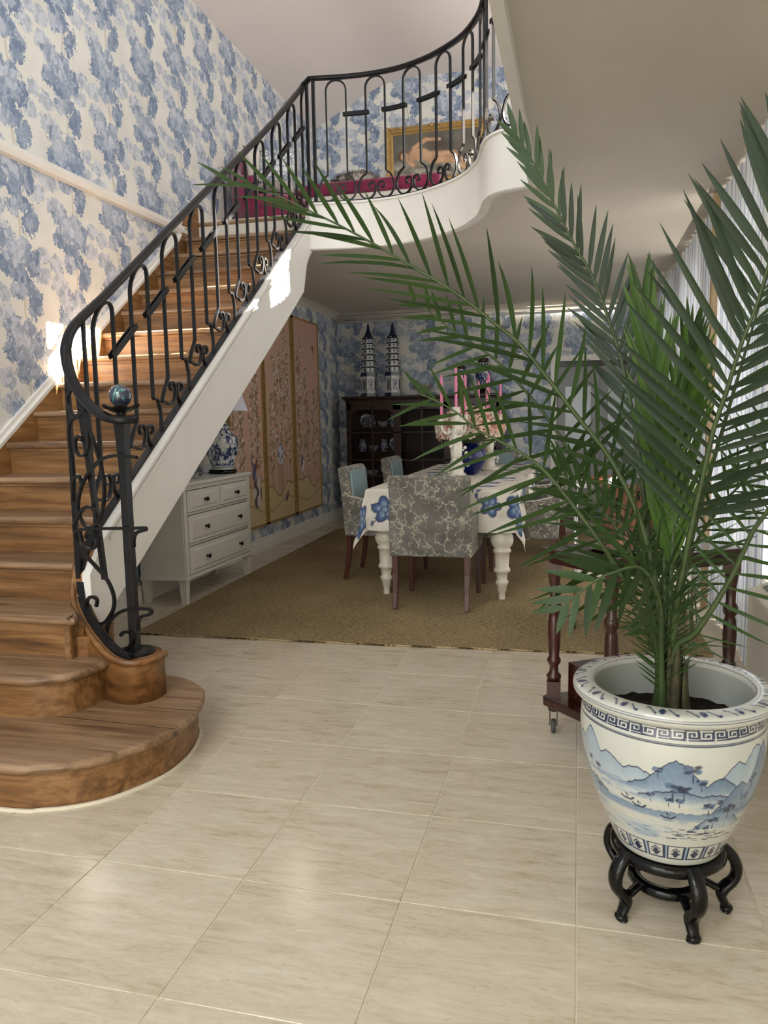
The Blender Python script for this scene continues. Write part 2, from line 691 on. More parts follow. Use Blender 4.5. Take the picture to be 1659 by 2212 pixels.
# ---- floor and its tiles
M = Mat('stone_tile', 0.3, 0, 0.5)
v = M.coord()
info = M.n('ShaderNodeObjectInfo')
rr = X(M.nt, info.outputs['Random'])
off = M.n('ShaderNodeVectorMath')
off.operation = 'ADD'
M.l(v, off.inputs[0])
M.l(M.comb(rr * 9.0, rr * 17.0, rr * 3.0), off.inputs[1])
tv = off.outputs[0]
g1 = M.noise(M.mapping(tv, (5.0, 26.0, 1)), 1.0, 7, 0.7, 0.7)
g2 = M.noise(M.mapping(tv, (24.0, 90.0, 1)), 1.0, 4, 0.75, 0.4)
g3 = M.noise(tv, 2.5, 2)
f = g1 * 0.55 + g2 * 0.25 + g3 * 0.2
cc = M.ramp(f, [(0.36, hx('b5a68b')), (0.46, hx('cbbfa8')), (0.56, hx('d6cbb6')), (0.68, hx('e0d8c8'))])
pit = M.noise(M.mapping(tv, (26.0, 70.0, 1)), 1.0, 3, 0.8, 0.2).step(0.62, 0.72)
cc = M.mix(pit * 0.5, cc, hx('a08e6e'))
M.col(cc)
M.rough(g2 * 0.16 + 0.11)
M.bump(g1 + g2 * 0.5, 0.06, 0.003)
m_tile = M.m
m_grout = plain('grout', hx('ded5c0'), 0.8, var=0.05, scale=30)

fl = MB().box(-3.15, 1.1, -2.6, 9.8, -0.12, -0.003).build('floor', m_grout)
tag(fl, kind='structure')
TX, TY = 0.4504, 0.451
tb = MB().box(-TX / 2 + 0.0022, TX / 2 - 0.0022, -TY / 2 + 0.0022, TY / 2 - 0.0022, -0.01, 0.0)
bm = bmesh.new()
_me = tb.mesh('tile')
bm.from_mesh(_me)
bmesh.ops.recalc_face_normals(bm, faces=bm.faces)
bmesh.ops.bevel(bm, geom=[e for e in bm.edges if all(q.co.z > -0.001 for q in e.verts)], offset=0.0012, segments=1, affect='EDGES')
bm.to_mesh(_me)
bm.free()
_me.materials.append(m_tile)
for i in range(-7, 3):
    for j in range(-5, 18):
        x0, y0 = 0.0087 + TX * i, 1.842 + TY * j
        if y0 + TY < 0.0 or x0 + TX > 1.15:
            continue
        if x0 > -2.55 and y0 > 4.3 and y0 + TY < 8.5:
            continue                      # wholly under the rug
        if x0 < -3.15:
            continue
        inst('tile', _me, fl, Matrix.Translation((x0 + TX / 2, y0 + TY / 2, 0)))

# ---- walls
struct('wall_left', MB().box(XL - 0.12, XL, -2.5, YB + 0.1, 0, 5.2), m_wp_y)
DOOR = (-0.26, 0.74, 0.0, 1.92)
wb = MB()
holes_wall(wb, (YB, YB + 0.12), XL, XR + 0.1, 0, ZC + 0.1, [DOOR], 'Y')
struct('wall_back', wb, m_wp_x)
WIN = [(4.15, 5.75, 0.3, 2.42), (6.1, 7.4, 0.3, 2.42), (7.7, 9.1, 0.3, 2.42)]
wr = MB()
holes_wall(wr, (XR, XR + 0.14), -2.5, YB + 0.1, 0, ZC, WIN, 'X')
struct('wall_right', wr, m_white)
struct('wall_upstairs_back', MB().box(XL, 1.1, YUP, YUP + 0.1, ZF - 0.02, 5.25), m_wp_x)
SUNA, SUNB = (4.86, 5.34, 3.60, 4.52), (5.58, 5.95, 3.905, 4.50)
wu = MB()
holes_wall(wu, (0.90, 0.99), -2.5, YUP + 0.1, ZF - 0.02, 5.2, [SUNA, SUNB], 'X')
struct('wall_upstairs_right', wu, m_white)
struct('wall_front', MB().box(-3.15, 1.1, -2.6, -2.48, 0, 5.2), m_white)

# ---- upper ceiling, sloping down to the left wall
pf = [(XL - 0.12, 4.55), (XL, 4.60), (-2.75, 4.735), (-2.45, 4.885), (-2.25, 4.975), (-2.05, 5.03), (-1.8, 5.04), (1.1, 5.04), (1.1, 5.3), (XL - 0.12, 5.3)]
mb = MB()
n = len(pf)
vs = [(p[0], -2.6, p[1]) for p in pf] + [(p[0], YUP + 0.1, p[1]) for p in pf]
mb.add(vs, [(i, (i + 1) % n, n + (i + 1) % n, n + i) for i in range(n)], False)
for fidx in range(1, 7):
    mb.s[fidx] = True
struct('ceiling_upstairs', mb, m_ceil_up)

# ---- upper floor slab = dining ceiling, cut to the stairwell's curve
EDGE = [(-2.0, 5.745), (-1.9, 5.765), (-1.7, 5.795), (-1.5, 5.80), (-1.3, 5.77), (-1.13, 5.70), (-1.0, 5.62), (-0.8, 5.44), (-0.66, 5.2), (-0.6, 5.0), (-0.575, 4.88), (-0.53, 4.76), (-0.46, 4.68), (-0.37, 4.64), (-0.287, 4.62)]
EC = [(p[0], p[1]) for p in catmull([(a, b, 0) for a, b in EDGE], 5)]


def offset_poly(P, d):
    out = []
    for i, p in enumerate(P):
        a, b = P[max(i - 1, 0)], P[min(i + 1, len(P) - 1)]
        t = np.array([b[0] - a[0], b[1] - a[1]])
        t = t / (np.linalg.norm(t) + 1e-9)
        out.append((p[0] - t[1] * d, p[1] + t[0] * d))
    return out


inner = offset_poly(EC, 0.02)
poly = [(XL, 5.88), (-2.03, 5.88)] + inner + [(-0.265, 4.6), (-0.265, -2.48), (1.05, -2.48), (1.05, 9.76), (XL, 9.76)]
mb = MB()
bm = bmesh.new()
bv = [bm.verts.new((p[0], p[1], ZC)) for p in poly]
fc = bm.faces.new(bv)
res = bmesh.ops.extrude_face_region(bm, geom=[fc])
bmesh.ops.translate(bm, vec=(0, 0, ZF - ZC), verts=[g for g in res['geom'] if isinstance(g, bmesh.types.BMVert)])
bmesh.ops.triangulate(bm, faces=[q for q in bm.faces if len(q.verts) > 4])
bmesh.ops.recalc_face_normals(bm, faces=bm.faces)
me = bpy.data.meshes.new('ceiling')
bm.to_mesh(me)
bm.free()
me.materials.append(m_ceil)
tag(link(bpy.data.objects.new('ceiling', me)), kind='structure')

# gallery fascia with a bead along its foot
fpath = [(p[0], p[1], 2.725) for p in offset_poly(EC, 0.022)]
mb = MB().sweep(fpath, rect(0.045, 0.33), smooth=False)
mb.sweep([(-0.265, 4.642, 2.725), (-0.265, -2.47, 2.725)], rect(0.045, 0.33))
mb.sweep([(p[0], p[1], 2.572) for p in offset_poly(EC, -0.004)], rect(0.016, 0.016))
mb.sweep([(p[0], p[1], 2.895) for p in offset_poly(EC, 0.012)], rect(0.06, 0.014))
o = struct('trim_1', mb, m_trimwhite)
# upper-floor carpet/board strip along the landing
struct('trim_2', MB().sweep([(XL + 0.012, -2.4, 2.752), (XL + 0.012, 5.70, 2.752)], [(-0.012, -0.035), (0.02, -0.028), (0.03, 0.0), (0.022, 0.012), (0.024, 0.03), (-0.012, 0.035)]), m_trimwhite)

# ---- skirtings
bp = [(0, 0), (0.018, 0), (0.018, 0.09), (0.012, 0.10), (0.012, 0.118), (0.006, 0.125), (0, 0.13)]


def skirt(name, p0, p1, n, z=0.0):
    p0, p1, n = Vector(p0), Vector(p1), Vector(n)
    mb = MB()
    m = len(bp)
    vs = [tuple(p0 + n * a + Vector((0, 0, z + b))) for a, b in bp] + [tuple(p1 + n * a + Vector((0, 0, z + b))) for a, b in bp]
    mb.add(vs, [(i, (i + 1) % m, m + (i + 1) % m, m + i) for i in range(m)] + [tuple(range(m)), tuple(range(2 * m - 1, m - 1, -1))])
    return struct(name, mb, m_trimwhite)


skirt('baseboard_left', (XL, 3.3, 0), (XL, YB, 0), (1, 0, 0))
skirt('baseboard_back', (XL, YB, 0), (-0.34, YB, 0), (0, -1, 0))
skirt('baseboard_upstairs', (XL, 6.0, 0), (XL, YUP, 0), (1, 0, 0), ZF)
# ceiling cove over the dining walls
mb = MB()
cv = [(0, 0), (0.07, 0), (0.05, -0.012), (0.022, -0.035), (0.008, -0.065), (0, -0.08)]
for (p0, p1, nn) in [((XL, 5.9, ZC), (XL, YB, ZC), (1, 0, 0)), ((XL, YB, ZC), (XR, YB, ZC), (0, -1, 0))]:
    p0, p1, nn = Vector(p0), Vector(p1), Vector(nn)
    m = len(cv)
    vs = [tuple(p0 + nn * a + Vector((0, 0, b))) for a, b in cv] + [tuple(p1 + nn * a + Vector((0, 0, b))) for a, b in cv]
    mb.add(vs, [(i, (i + 1) % m, m + (i + 1) % m, m + i) for i in range(m)])
struct('trim_3', mb, m_ceil)

# ---- dining windows in the right wall
m_frame = plain('dark_window_frame', hx('3a332c'), 0.5, var=0.15)
m_pane = Mat('window_glass', 0.02)
m_pane.b.inputs['Transmission Weight'].default_value = 1.0
m_pane.b.inputs['IOR'].default_value = 1.01
m_pane.rough(m_pane.noise(m_pane.coord(), 3.0) * 0.03)
for k, (a, b, z0, z1) in enumerate(WIN):
    fr = MB()
    t = 0.05
    fr.box(XR + 0.02, XR + 0.08, a, a + t, z0, z1).box(XR + 0.02, XR + 0.08, b - t, b, z0, z1)
    fr.box(XR + 0.02, XR + 0.08, a, b, z0, z0 + t).box(XR + 0.02, XR + 0.08, a, b, z1 - t, z1)
    fr.box(XR + 0.02, XR + 0.08, (a + b) / 2 - 0.03, (a + b) / 2 + 0.03, z0, z1)
    fr.box(XR + 0.03, XR + 0.07, a, b, 1.75, 1.79)
    w = struct('window_%d' % (k + 1), fr, m_frame)
    for (c, d) in ((a + t, (a + b) / 2 - 0.03), ((a + b) / 2 + 0.03, b - t)):
        for (e, g) in ((z0 + t, 1.75), (1.79, z1 - t)):
            MB().box(XR + 0.045, XR + 0.05, c, d, e, g).build('pane', m_pane.m, w)

# ---- grey double door in the dining end wall
m_grey = plain('grey_door_paint', hx('8f9091'), 0.5, var=0.04)
m_frost = plain('pale_glazing', hx('c4ccd2'), 0.25, var=0.06, scale=3)
dr = MB()
dr.box(DOOR[0] - 0.07, DOOR[0], YB - 0.03, YB + 0.06, 0, DOOR[3] + 0.07)
dr.box(DOOR[1], DOOR[1] + 0.07, YB - 0.03, YB + 0.06, 0, DOOR[3] + 0.07)
dr.box(DOOR[0], DOOR[1], YB - 0.03, YB + 0.06, DOOR[3], DOOR[3] + 0.07)
d1 = struct('door_1', dr, m_trimwhite)
MB().box(DOOR[0], DOOR[1], YB + 0.02, YB + 0.05, DOOR[3] - 0.06, DOOR[3]).build('head_gap_shade', m_black, d1)  # black strip painted for the shade in the gap over the leaves
for (a, b) in ((DOOR[0], 0.2398), (0.2402, DOOR[1])):
    lf = MB().box(a, b, YB + 0.03, YB + 0.07, 0.01, DOOR[3] - 0.06)
    for (z0, z1) in ((0.12, 0.72),):
        lf.box(a + 0.09, b - 0.09, YB + 0.015, YB + 0.03, z0, z1)
    lfo = lf.build('door_leaf', m_grey, d1, bevel=0.006)
    MB().box(a + 0.1, b - 0.1, YB + 0.022, YB + 0.03, 0.86, 1.62).build('door_glazing', m_frost, lfo)
MB().box(DOOR[0] - 0.05, DOOR[1] + 0.05, YB + 0.13, YB + 0.15, -0.01, DOOR[3] + 0.1).build('door_light_block', m_grey, d1)  # unseen sheet added behind the leaves to block outside light
MB().sphere((0.20, YB - 0.0, 0.98), 0.025, 12, 8).build('door_knob', m_chrome, d1)

# ================================================================== STAIRCASE
RI, GO, Y0S = 0.16853, 0.23418, 1.88638


def ny(k): return Y0S + k * GO


def strtop(y):
    """top line of the outer string"""
    if y >= 3.12:
        return 0.93 + 0.705 * (y - 3.12)
    return float(np.interp(y, [2.78, 2.83, 2.9, 3.0, 3.12], [0.60, 0.69, 0.77, 0.845, 0.93]))


st = thing('staircase', 'golden oak staircase with white outer string rising along the papered wall', 'staircase')
XI = -2.085                                    # inner face of the outer string
nose = []
for k in range(6):
    a = -PI / 2 + PI * k / 5
    nose.append((-0.017 * math.cos(a), 0.017 * math.sin(a) - 0.017))


def tread_mesh(L, depth):
    # profile in (y,z): rounded nose at y=0, top at z=0
    pr = [(depth, -0.034)] + [(0.017 - 0.017 * math.cos(a), -0.017 + 0.017 * math.sin(a)) for a in [-PI / 2 + PI * q / 6 for q in range(7)]] + [(depth, 0.0)]
    n = len(pr)
    vs = [(0, p[0], p[1]) for p in pr] + [(L, p[0], p[1]) for p in pr]
    mb = MB()
    mb.add(vs, [(i, (i + 1) % n, n + (i + 1) % n, n + i) for i in range(n)])
    mb.add(vs, [tuple(range(n - 1, -1, -1)), tuple(range(n, 2 * n))])
    me = mb.mesh('tread')
    bm = bmesh.new()
    bm.from_mesh(me)
    bmesh.ops.remove_doubles(bm, verts=bm.verts, dist=1e-6)
    bmesh.ops.recalc_face_normals(bm, faces=bm.faces)
    bm.to_mesh(me)
    bm.free()
    return me


XW = -2.985
tm = tread_mesh(XI - XW, GO + 0.03)
tm.materials.append(m_oak_tread)
rm = MB().box(0, XI - XW, 0.032, 0.05, 0, RI - 0.030)
rm.box(0, XI - XW, 0.022, 0.034, RI - 0.046, RI - 0.030)
rme = rm.mesh('riser')
rme.materials.append(m_oak)
for k in range(4, 18):
    o = inst('tread', tm, st, Matrix.Translation((XW, ny(k), k * RI)))
    inst('riser', rme, st, Matrix.Translation((XW, ny(k), (k - 1) * RI)))
# two curved bottom steps
OUT1 = [(-2.985, 2.02), (-2.4, 2.0), (-1.816, 2.007), (-1.70, 2.033), (-1.606, 2.075), (-1.52, 2.145), (-1.456, 2.246), (-1.41, 2.36), (-1.399, 2.465), (-1.415, 2.60), (-1.463, 2.747), (-1.52, 2.835), (-1.60, 2.90), (-1.705, 2.945), (-1.85, 2.955), (-2.08, 2.955)]
OUT2 = [(-2.985, 2.335), (-2.4, 2.335), (-2.09, 2.346), (-1.98, 2.352), (-1.90, 2.39), (-1.845, 2.44), (-1.815, 2.52), (-1.80, 2.62), (-1.82, 2.75), (-2.08, 2.80)]


def curved_step(outl, k, back):
    C_ = [(p[0], p[1]) for p in catmull([(a, b, 0) for a, b in outl], 4)]
    zt = k * RI
    mb = MB()
    # tread slab with rounded lip
    rings = []
    for a in [-PI / 2 + PI * q / 6 for q in range(7)]:
        d = 0.017 - 0.017 * math.cos(a)
        rings.append(([(q[0], q[1]) for q in offset_poly(C_, d)], zt - 0.017 + 0.017 * math.sin(a)))
    cl = [(C_[-1][0], back), (C_[0][0], back)]
    n = len(C_) + 2
    vs = []
    for r, z in rings:
        vs += [(p[0], p[1], z) for p in r + cl]
    fs = [tuple(range(n - 1, -1, -1)), tuple(range((len(rings) - 1) * n, len(rings) * n))]
    for i in range(len(rings) - 1):
        for j in range(n):
            j2 = (j + 1) % n
            fs.append((i * n + j, i * n + j2, (i + 1) * n + j2, (i + 1) * n + j))
    mb.add(vs, fs)
    mb.build('tread', m_oak_tread, st)
    R_ = offset_poly(C_, 0.032)
    mb = MB()
    pl = [(p[0], p[1]) for p in R_]
    n = len(pl)
    z0 = (k - 1) * RI
    vs = [(p[0], p[1], z0) for p in pl] + [(p[0], p[1], zt - 0.03) for p in pl]
    mb.add(vs, [(i, i + 1, n + i + 1, n + i) for i in range(n - 1)], True)
    mb.build('riser', m_oak, st, clean=False)
    if k == 1:
        MB().sweep([(p[0], p[1], 0.004) for p in offset_poly(C_, 0.026)], [(-0.006, -0.004), (0.006, -0.004), (0.004, 0.006), (-0.004, 0.006)]).build('sealant_bead', m_grout, st)


curved_step(OUT1, 1, 2.99)
curved_step(OUT2, 2, 2.85)
OUT3 = [(-2.985, 2.589), (-2.4, 2.589), (-2.0, 2.589), (-1.96, 2.589), (-1.942, 2.592), (-1.938, 2.602), (-1.948, 2.63), (-1.985, 2.68), (-2.03, 2.73), (-2.07, 2.79), (-2.08, 2.84)]
curved_step(OUT3, 3, 2.86)
# board joints on the bottom tread
MB().sweep([(-2.0, 2.42, 0.1687), (-1.403, 2.40, 0.1687)], rect(0.003, 0.001)).sweep([(-1.62, 2.575, 0.1687), (-1.41, 2.575, 0.1687)], rect(0.003, 0.001)).build('board_joint', m_darkcab, st)

# wall string with its white capping
def wtop(y): return 1.185 + 0.7305 * (y - 3.532)


pts = [(1.98, 0.0), (2.05, 0.10), (2.2, wtop(2.2)), (5.55, wtop(5.55)), (5.66, 2.80), (5.72, 2.93), (5.80, 2.99), (5.88, 2.99), (5.88, 2.70), (5.6, 2.45), (2.6, 0.26), (2.3, 0.0)]
mb = MB()
n = len(pts)
vs = [(XL, p[0], p[1]) for p in pts] + [(XW, p[0], p[1]) for p in pts]
mb.add(vs, [tuple(range(n - 1, -1, -1)), tuple(range(n, 2 * n))] + [(i, (i + 1) % n, n + (i + 1) % n, n + i) for i in range(n)])
mb.build('wall_string', m_oak_y, st, bevel=0.004)
MB().sweep([(XL + 0.014, 2.2, wtop(2.2) + 0.014), (XL + 0.014, 5.60, wtop(5.60) + 0.014)], [(-0.014, -0.014), (0.02, -0.014), (0.02, 0.004), (0.008, 0.016), (0.004, 0.034), (-0.014, 0.034)]).build('capping', m_trimwhite, st)

# outer string: white outside, oak inside, and the oak curl that carries the newel
ys = list(np.linspace(2.80, 5.75, 24))
top = [(y, strtop(y)) for y in ys] + [(5.80, 2.86)]
bot = [(5.80, 2.56), (5.72, 2.50), (5.66, 2.43), (5.58, 2.225)] + [(y, 0.624 + 0.667 * (y - 3.19)) for y in np.linspace(5.2, 2.80, 14)]
pts = top + bot
for (x0, x1, mt, nm, dz) in ((-2.04, -2.0, m_trimwhite, 'outer_string', 0.0), (XI, -2.04, m_oak_y, 'inner_string', -0.004)):
    mb = MB()
    n = len(pts)
    vs = [(x0, p[0], p[1] + dz) for p in pts] + [(x1, p[0], p[1] + dz) for p in pts]
    mb.add(vs, [(i, (i + 1) % n, n + (i + 1) % n, n + i) for i in range(n)])
    nt, nb = len(top), len(bot)
    # side faces as strips between matching top and bottom stations
    for s in (0, n):
        for i in range(nt - 1):
            j0 = n - 1 - int(round(i * (nb - 1) / (nt - 1)))
            j1 = n - 1 - int(round((i + 1) * (nb - 1) / (nt - 1)))
            q = [s + i, s + i + 1, s + j1] + ([s + j0] if j0 != j1 else [])
            mb.add([vs[t] for t in q], [tuple(range(len(q)))])
    mb.build(nm, mt, st)
# thin ledge along the top edge of the white string
MB().sweep([(-1.995, y, strtop(y) - 0.035) for y in np.linspace(2.95, 5.72, 24)], rect(0.012, 0.02)).sweep([(-2.0, y, strtop(y) + 0.004) for y in np.linspace(2.9, 5.74, 24)], rect(0.03, 0.016)).build('string_moulding', m_trimwhite, st)
# soffit boarding under the flight
mb = MB()
vs = []
for (y, z) in ((2.75, 0.36), (5.6, 2.26)):
    for x in (XL, -2.04):
        for d in (0.0, 0.05):
            vs.append((x, y, z + d))
mb.add(vs, [(0, 2, 6, 4), (1, 5, 7, 3), (0, 1, 3, 2), (4, 6, 7, 5), (0, 4, 5, 1), (2, 3, 7, 6)])
mb.build('soffit', m_white, st)
# curl: drum under the newel and the ribbon that sweeps up into the string
DC = (-1.735, 2.692)
CURL = [(-1.63, 2.735, 0.345), (-1.628, 2.66, 0.345), (-1.66, 2.605, 0.345), (-1.71, 2.58, 0.348), (-1.785, 2.592, 0.366), (-1.89, 2.648, 0.41), (-1.99, 2.715, 0.465), (-2.055, 2.765, 0.52), (-2.083, 2.80, 0.585), (-2.085, 2.83, 0.665), (-2.085, 2.88, 0.74), (-2.085, 2.98, 0.825)]
cp = catmull(CURL, 5)
outer = [(p[0], p[1]) for p in cp]
inn = offset_poly(outer, -0.06)
mb = MB()
n = len(outer)
vs = []
for (p, q, c) in zip(outer, inn, cp):
    z = c[2]
    zb = RI - 0.002
    vs += [(p[0], p[1], zb), (p[0], p[1], z - 0.028), (p[0] - 0.0, p[1] - 0.0, z), (q[0], q[1], z), (q[0], q[1], zb)]
fs = []
for i in range(n - 1):
    for j in range(5):
        j2 = (j + 1) % 5
        fs.append((i * 5 + j, i * 5 + j2, (i + 1) * 5 + j2, (i + 1) * 5 + j))
mb.add(vs, fs, True)
mb.add(vs[-5:], [(0, 1, 2, 3, 4)])
mb.build('curl', m_oak_z, st)
MB().lathe([(0.103, RI - 0.002), (0.103, 0.345), (0.0, 0.3455)], 40, (DC[0], DC[1], 0)).build('newel_drum', m_oak_z, st)
MB().prism([(-2.082, 2.623), (-1.968, 2.623), (-1.945, 2.66), (-2.0, 2.712), (-2.082, 2.78)], RI, 0.472).prism([(-1.97, 2.623), (-1.915, 2.633), (-1.895, 2.655), (-1.95, 2.69)], RI, 0.418).build('curl_infill', m_oak_z, st)
# lip moulding round the top of the curl
lip = offset_poly(outer, 0.006)
MB().sweep([(p[0], p[1], c[2] - 0.008) for p, c in zip(lip, cp)], [(-0.008, -0.012), (0.012, -0.012), (0.014, 0.004), (0.006, 0.012), (-0.008, 0.012)], smooth=True).build('curl_lip', m_oak_z, st)

# ================================================================== WROUGHT-IRON RAILINGS
BW, BT = 0.017, 0.011


def leg_curve(side, ha, P, a):
    """half of one hairpin bay in (s,h,w): arch crown -> leg -> waist -> foot scroll; w = 1 where the shape keeps its own level"""
    pts = []
    for k in range(7):
        th = PI / 2 + (PI / 2) * k / 6
        pts.append((a * math.cos(th), ha - a + a * math.sin(th), 0.0))
    pts.append((-a, 0.40, 0))
    pts.append((-a, 0.205, 0))
    low = [(-a - 0.012, 0.190, 0), (-a - 0.040, 0.170, 0), (-P / 2 + 0.016, 0.125, 0.2), (-P / 2 + 0.010, 0.09, 0.4), (-P / 2 + 0.020, 0.052, 0.7), (-0.105, 0.020, 1.0),
           (-0.065, 0.012, 1.0), (-0.030, 0.030, 1.0), (-0.012, 0.065, 1.0), (-0.009, 0.100, 1.0)]
    sc = []
    for k in range(9):
        th = 0.0 + (1.6 * PI) * k / 8
        r = 0.032 - 0.018 * k / 8
        sc.append((-0.041 + r * math.cos(th), 0.100 + r * math.sin(th), 1.0))
    lowc = [tuple(q) for q in catmull(low, 3)]
    full = pts + lowc + sc[1:]
    return [(side * -s, h, w) if side > 0 else (s, h, w) for s, h, w in full]


def bay(mapf, s0, ha, P, parent, sides=(-1, 1), zf=None):
    for sd in sides:
        cur = leg_curve(sd, ha, P, P / 4)
        path = [mapf(s0 + s, h, s0, w) for s, h, w in cur]
        mb = MB()
        mb.sweep(path, rect(BT, BW), up=(1, 0, 0) if zf is None else zf(s0), smooth=False)
        mb.build('baluster', m_iron, parent, clean=False)


rail = thing('stair_railing', 'black wrought-iron stair railing with hairpin balusters and scrolled newel end', 'railing')
XR_ = -2.055
HY = [2.6, 3.084, 3.395, 3.698, 4.006, 4.969, 5.28, 5.563, 5.80, 5.874]
HZ = [1.475, 1.805, 2.022, 2.236, 2.450, 3.118, 3.340, 3.555, 3.735, 3.79]


def hrz(y): return float(np.interp(y, HY, HZ))


def smap(y, h, c, w):
    yb = y + (c - y) * w
    base = strtop(yb) + 0.012
    if w == 0 and h > 0.3:
        # upper part follows the handrail
        t = (h - 0.205) / (0.895 - 0.205)
        base_lo = strtop(y) + 0.012
        full = hrz(yb if w else y) - base_lo
        return (XR_, y, base_lo + 0.205 + t * (full - 0.205 - 0.012))
    return (XR_, y, base + h)


PST = 0.31
for i in range(0, 10):
    c = 3.084 + PST * i
    if c > 5.75:
        bay(smap, c, 0.895, PST, rail, sides=(-1,))
    else:
        bay(smap, c, 0.895, PST, rail, sides=(-1, 1) if i > 0 else (1, -1))
# collars tie neighbouring hairpins
for i in range(0, 9):
    c = 3.084 + PST * (i + 0.5)
    y0, y1 = c - 0.105, c + 0.105
    z0, z1 = strtop(y0) + 0.63, strtop(y1) + 0.645
    mb = MB().sweep([(XR_ + 0.011, y0, z0), (XR_ + 0.011, y1, z1)], rect(0.007, 0.026)).sweep([(XR_ - 0.011, y0, z0), (XR_ - 0.011, y1, z1)], rect(0.007, 0.026))
    mb.build('collar', m_iron, rail)
# bottom flat bar and handrail
bar = MB().sweep([(p[0] + 0.014, p[1] + 0.030, p[2] + 0.006) for p in cp[15:] if p[1] < 2.775], rect(0.036, 0.012))
bar.sweep([(-2.035, 2.785, 0.46), (-2.045, 2.795, 0.52), (-2.052, 2.805, 0.60)] + [(XR_, y, strtop(y) + 0.006) for y in (2.83, 2.87, 2.92, 2.98)] + [(XR_, y, strtop(y) + 0.006) for y in np.linspace(3.05, 5.78, 20)], rect(0.036, 0.012), side=(1, 0, 0))
bar.build('bottom_bar', m_iron, rail)
VOL = [(-1.655, 2.66, 1.283), (-1.69, 2.625, 1.283), (-1.745, 2.625, 1.29), (-1.83, 2.665, 1.322), (-1.915, 2.715, 1.372), (-1.985, 2.755, 1.438), (-2.035, 2.79, 1.52), (-2.052, 2.815, 1.60), (-2.056, 2.87, 1.672), (-2.056, 2.95, 1.732)]
hp = [tuple(p) for p in catmull(VOL, 5)] + [(XR_, y, hrz(y) + 0.014) for y in np.linspace(3.084, 5.79, 30)] + [(-2.045, 5.84, 3.80), (-2.02, 5.86, 3.815)]
hprof = [(-0.021, -0.010), (-0.016, -0.014), (0.016, -0.014), (0.021, -0.010), (0.023, 0.002), (0.016, 0.013), (0.0, 0.017), (-0.016, 0.013), (-0.023, 0.002)]
MB().sweep(hp, hprof, smooth=True).build('handrail', m_iron, rail)
# newel post with plate, drip cup and glass ball
NW = (-1.735, 2.692)
mb = MB().sweep([(NW[0], NW[1], 0.352), (NW[0], NW[1], 1.10), (NW[0], NW[1], 1.20), (NW[0], NW[1], 1.28)], rect(0.034, 0.034), up=(0, 1, 0), scale=[1, 1, 1.2, 1.45])
mb.build('newel_post', m_iron, rail, bevel=0.002)
MB().lathe([(0.0, 0.346), (0.078, 0.346), (0.078, 0.356), (0.0, 0.358)], 28, (NW[0], NW[1], 0)).build('base_plate', m_iron, rail)
mb = MB().lathe([(0.0, 1.28), (0.018, 1.28), (0.016, 1.305), (0.02, 1.315)], 16, (NW[0], NW[1], 0))
cup_v, cup_f = [], []
for i, (r, z) in enumerate([(0.012, 1.313), (0.03, 1.316), (0.055, 1.33), (0.070, 1.339)]):
    for k in range(36):
        a = 2 * PI * k / 36
        wv = math.cos(6 * a) * (r / 0.07) ** 2
        rr_ = r * (1 + 0.10 * wv)
        cup_v.append((NW[0] + rr_ * math.cos(a), NW[1] + rr_ * math.sin(a), z + 0.007 * wv))
for i in range(3):
    for k in range(36):
        cup_f.append((i * 36 + k, i * 36 + (k + 1) % 36, (i + 1) * 36 + (k + 1) % 36, (i + 1) * 36 + k))
mb.build('neck', m_iron, rail)
MB().add(cup_v, cup_f, True).build('drip_cup', m_iron, rail, solid=0.003)
M = Mat('marbled_glass_ball', 0.03, 0, 0.6, 0.8)
v = M.coord()
q = M.noise(M.mapping(v, (18, 18, 9)), 1.0, 4, 0.6, 3.0)
M.col(M.ramp(q, [(0.3, hx('0c0f1c')), (0.45, hx('4a4655')), (0.55, hx('16385a')), (0.66, hx('6fc4a8')), (0.75, hx('dfe8ea'))]))
M.b.inputs['Transmission Weight'].default_value = 0.25
MB().sphere((NW[0], NW[1], 1.378), 0.044, 28, 18).build('glass_ball', M.m, rail)
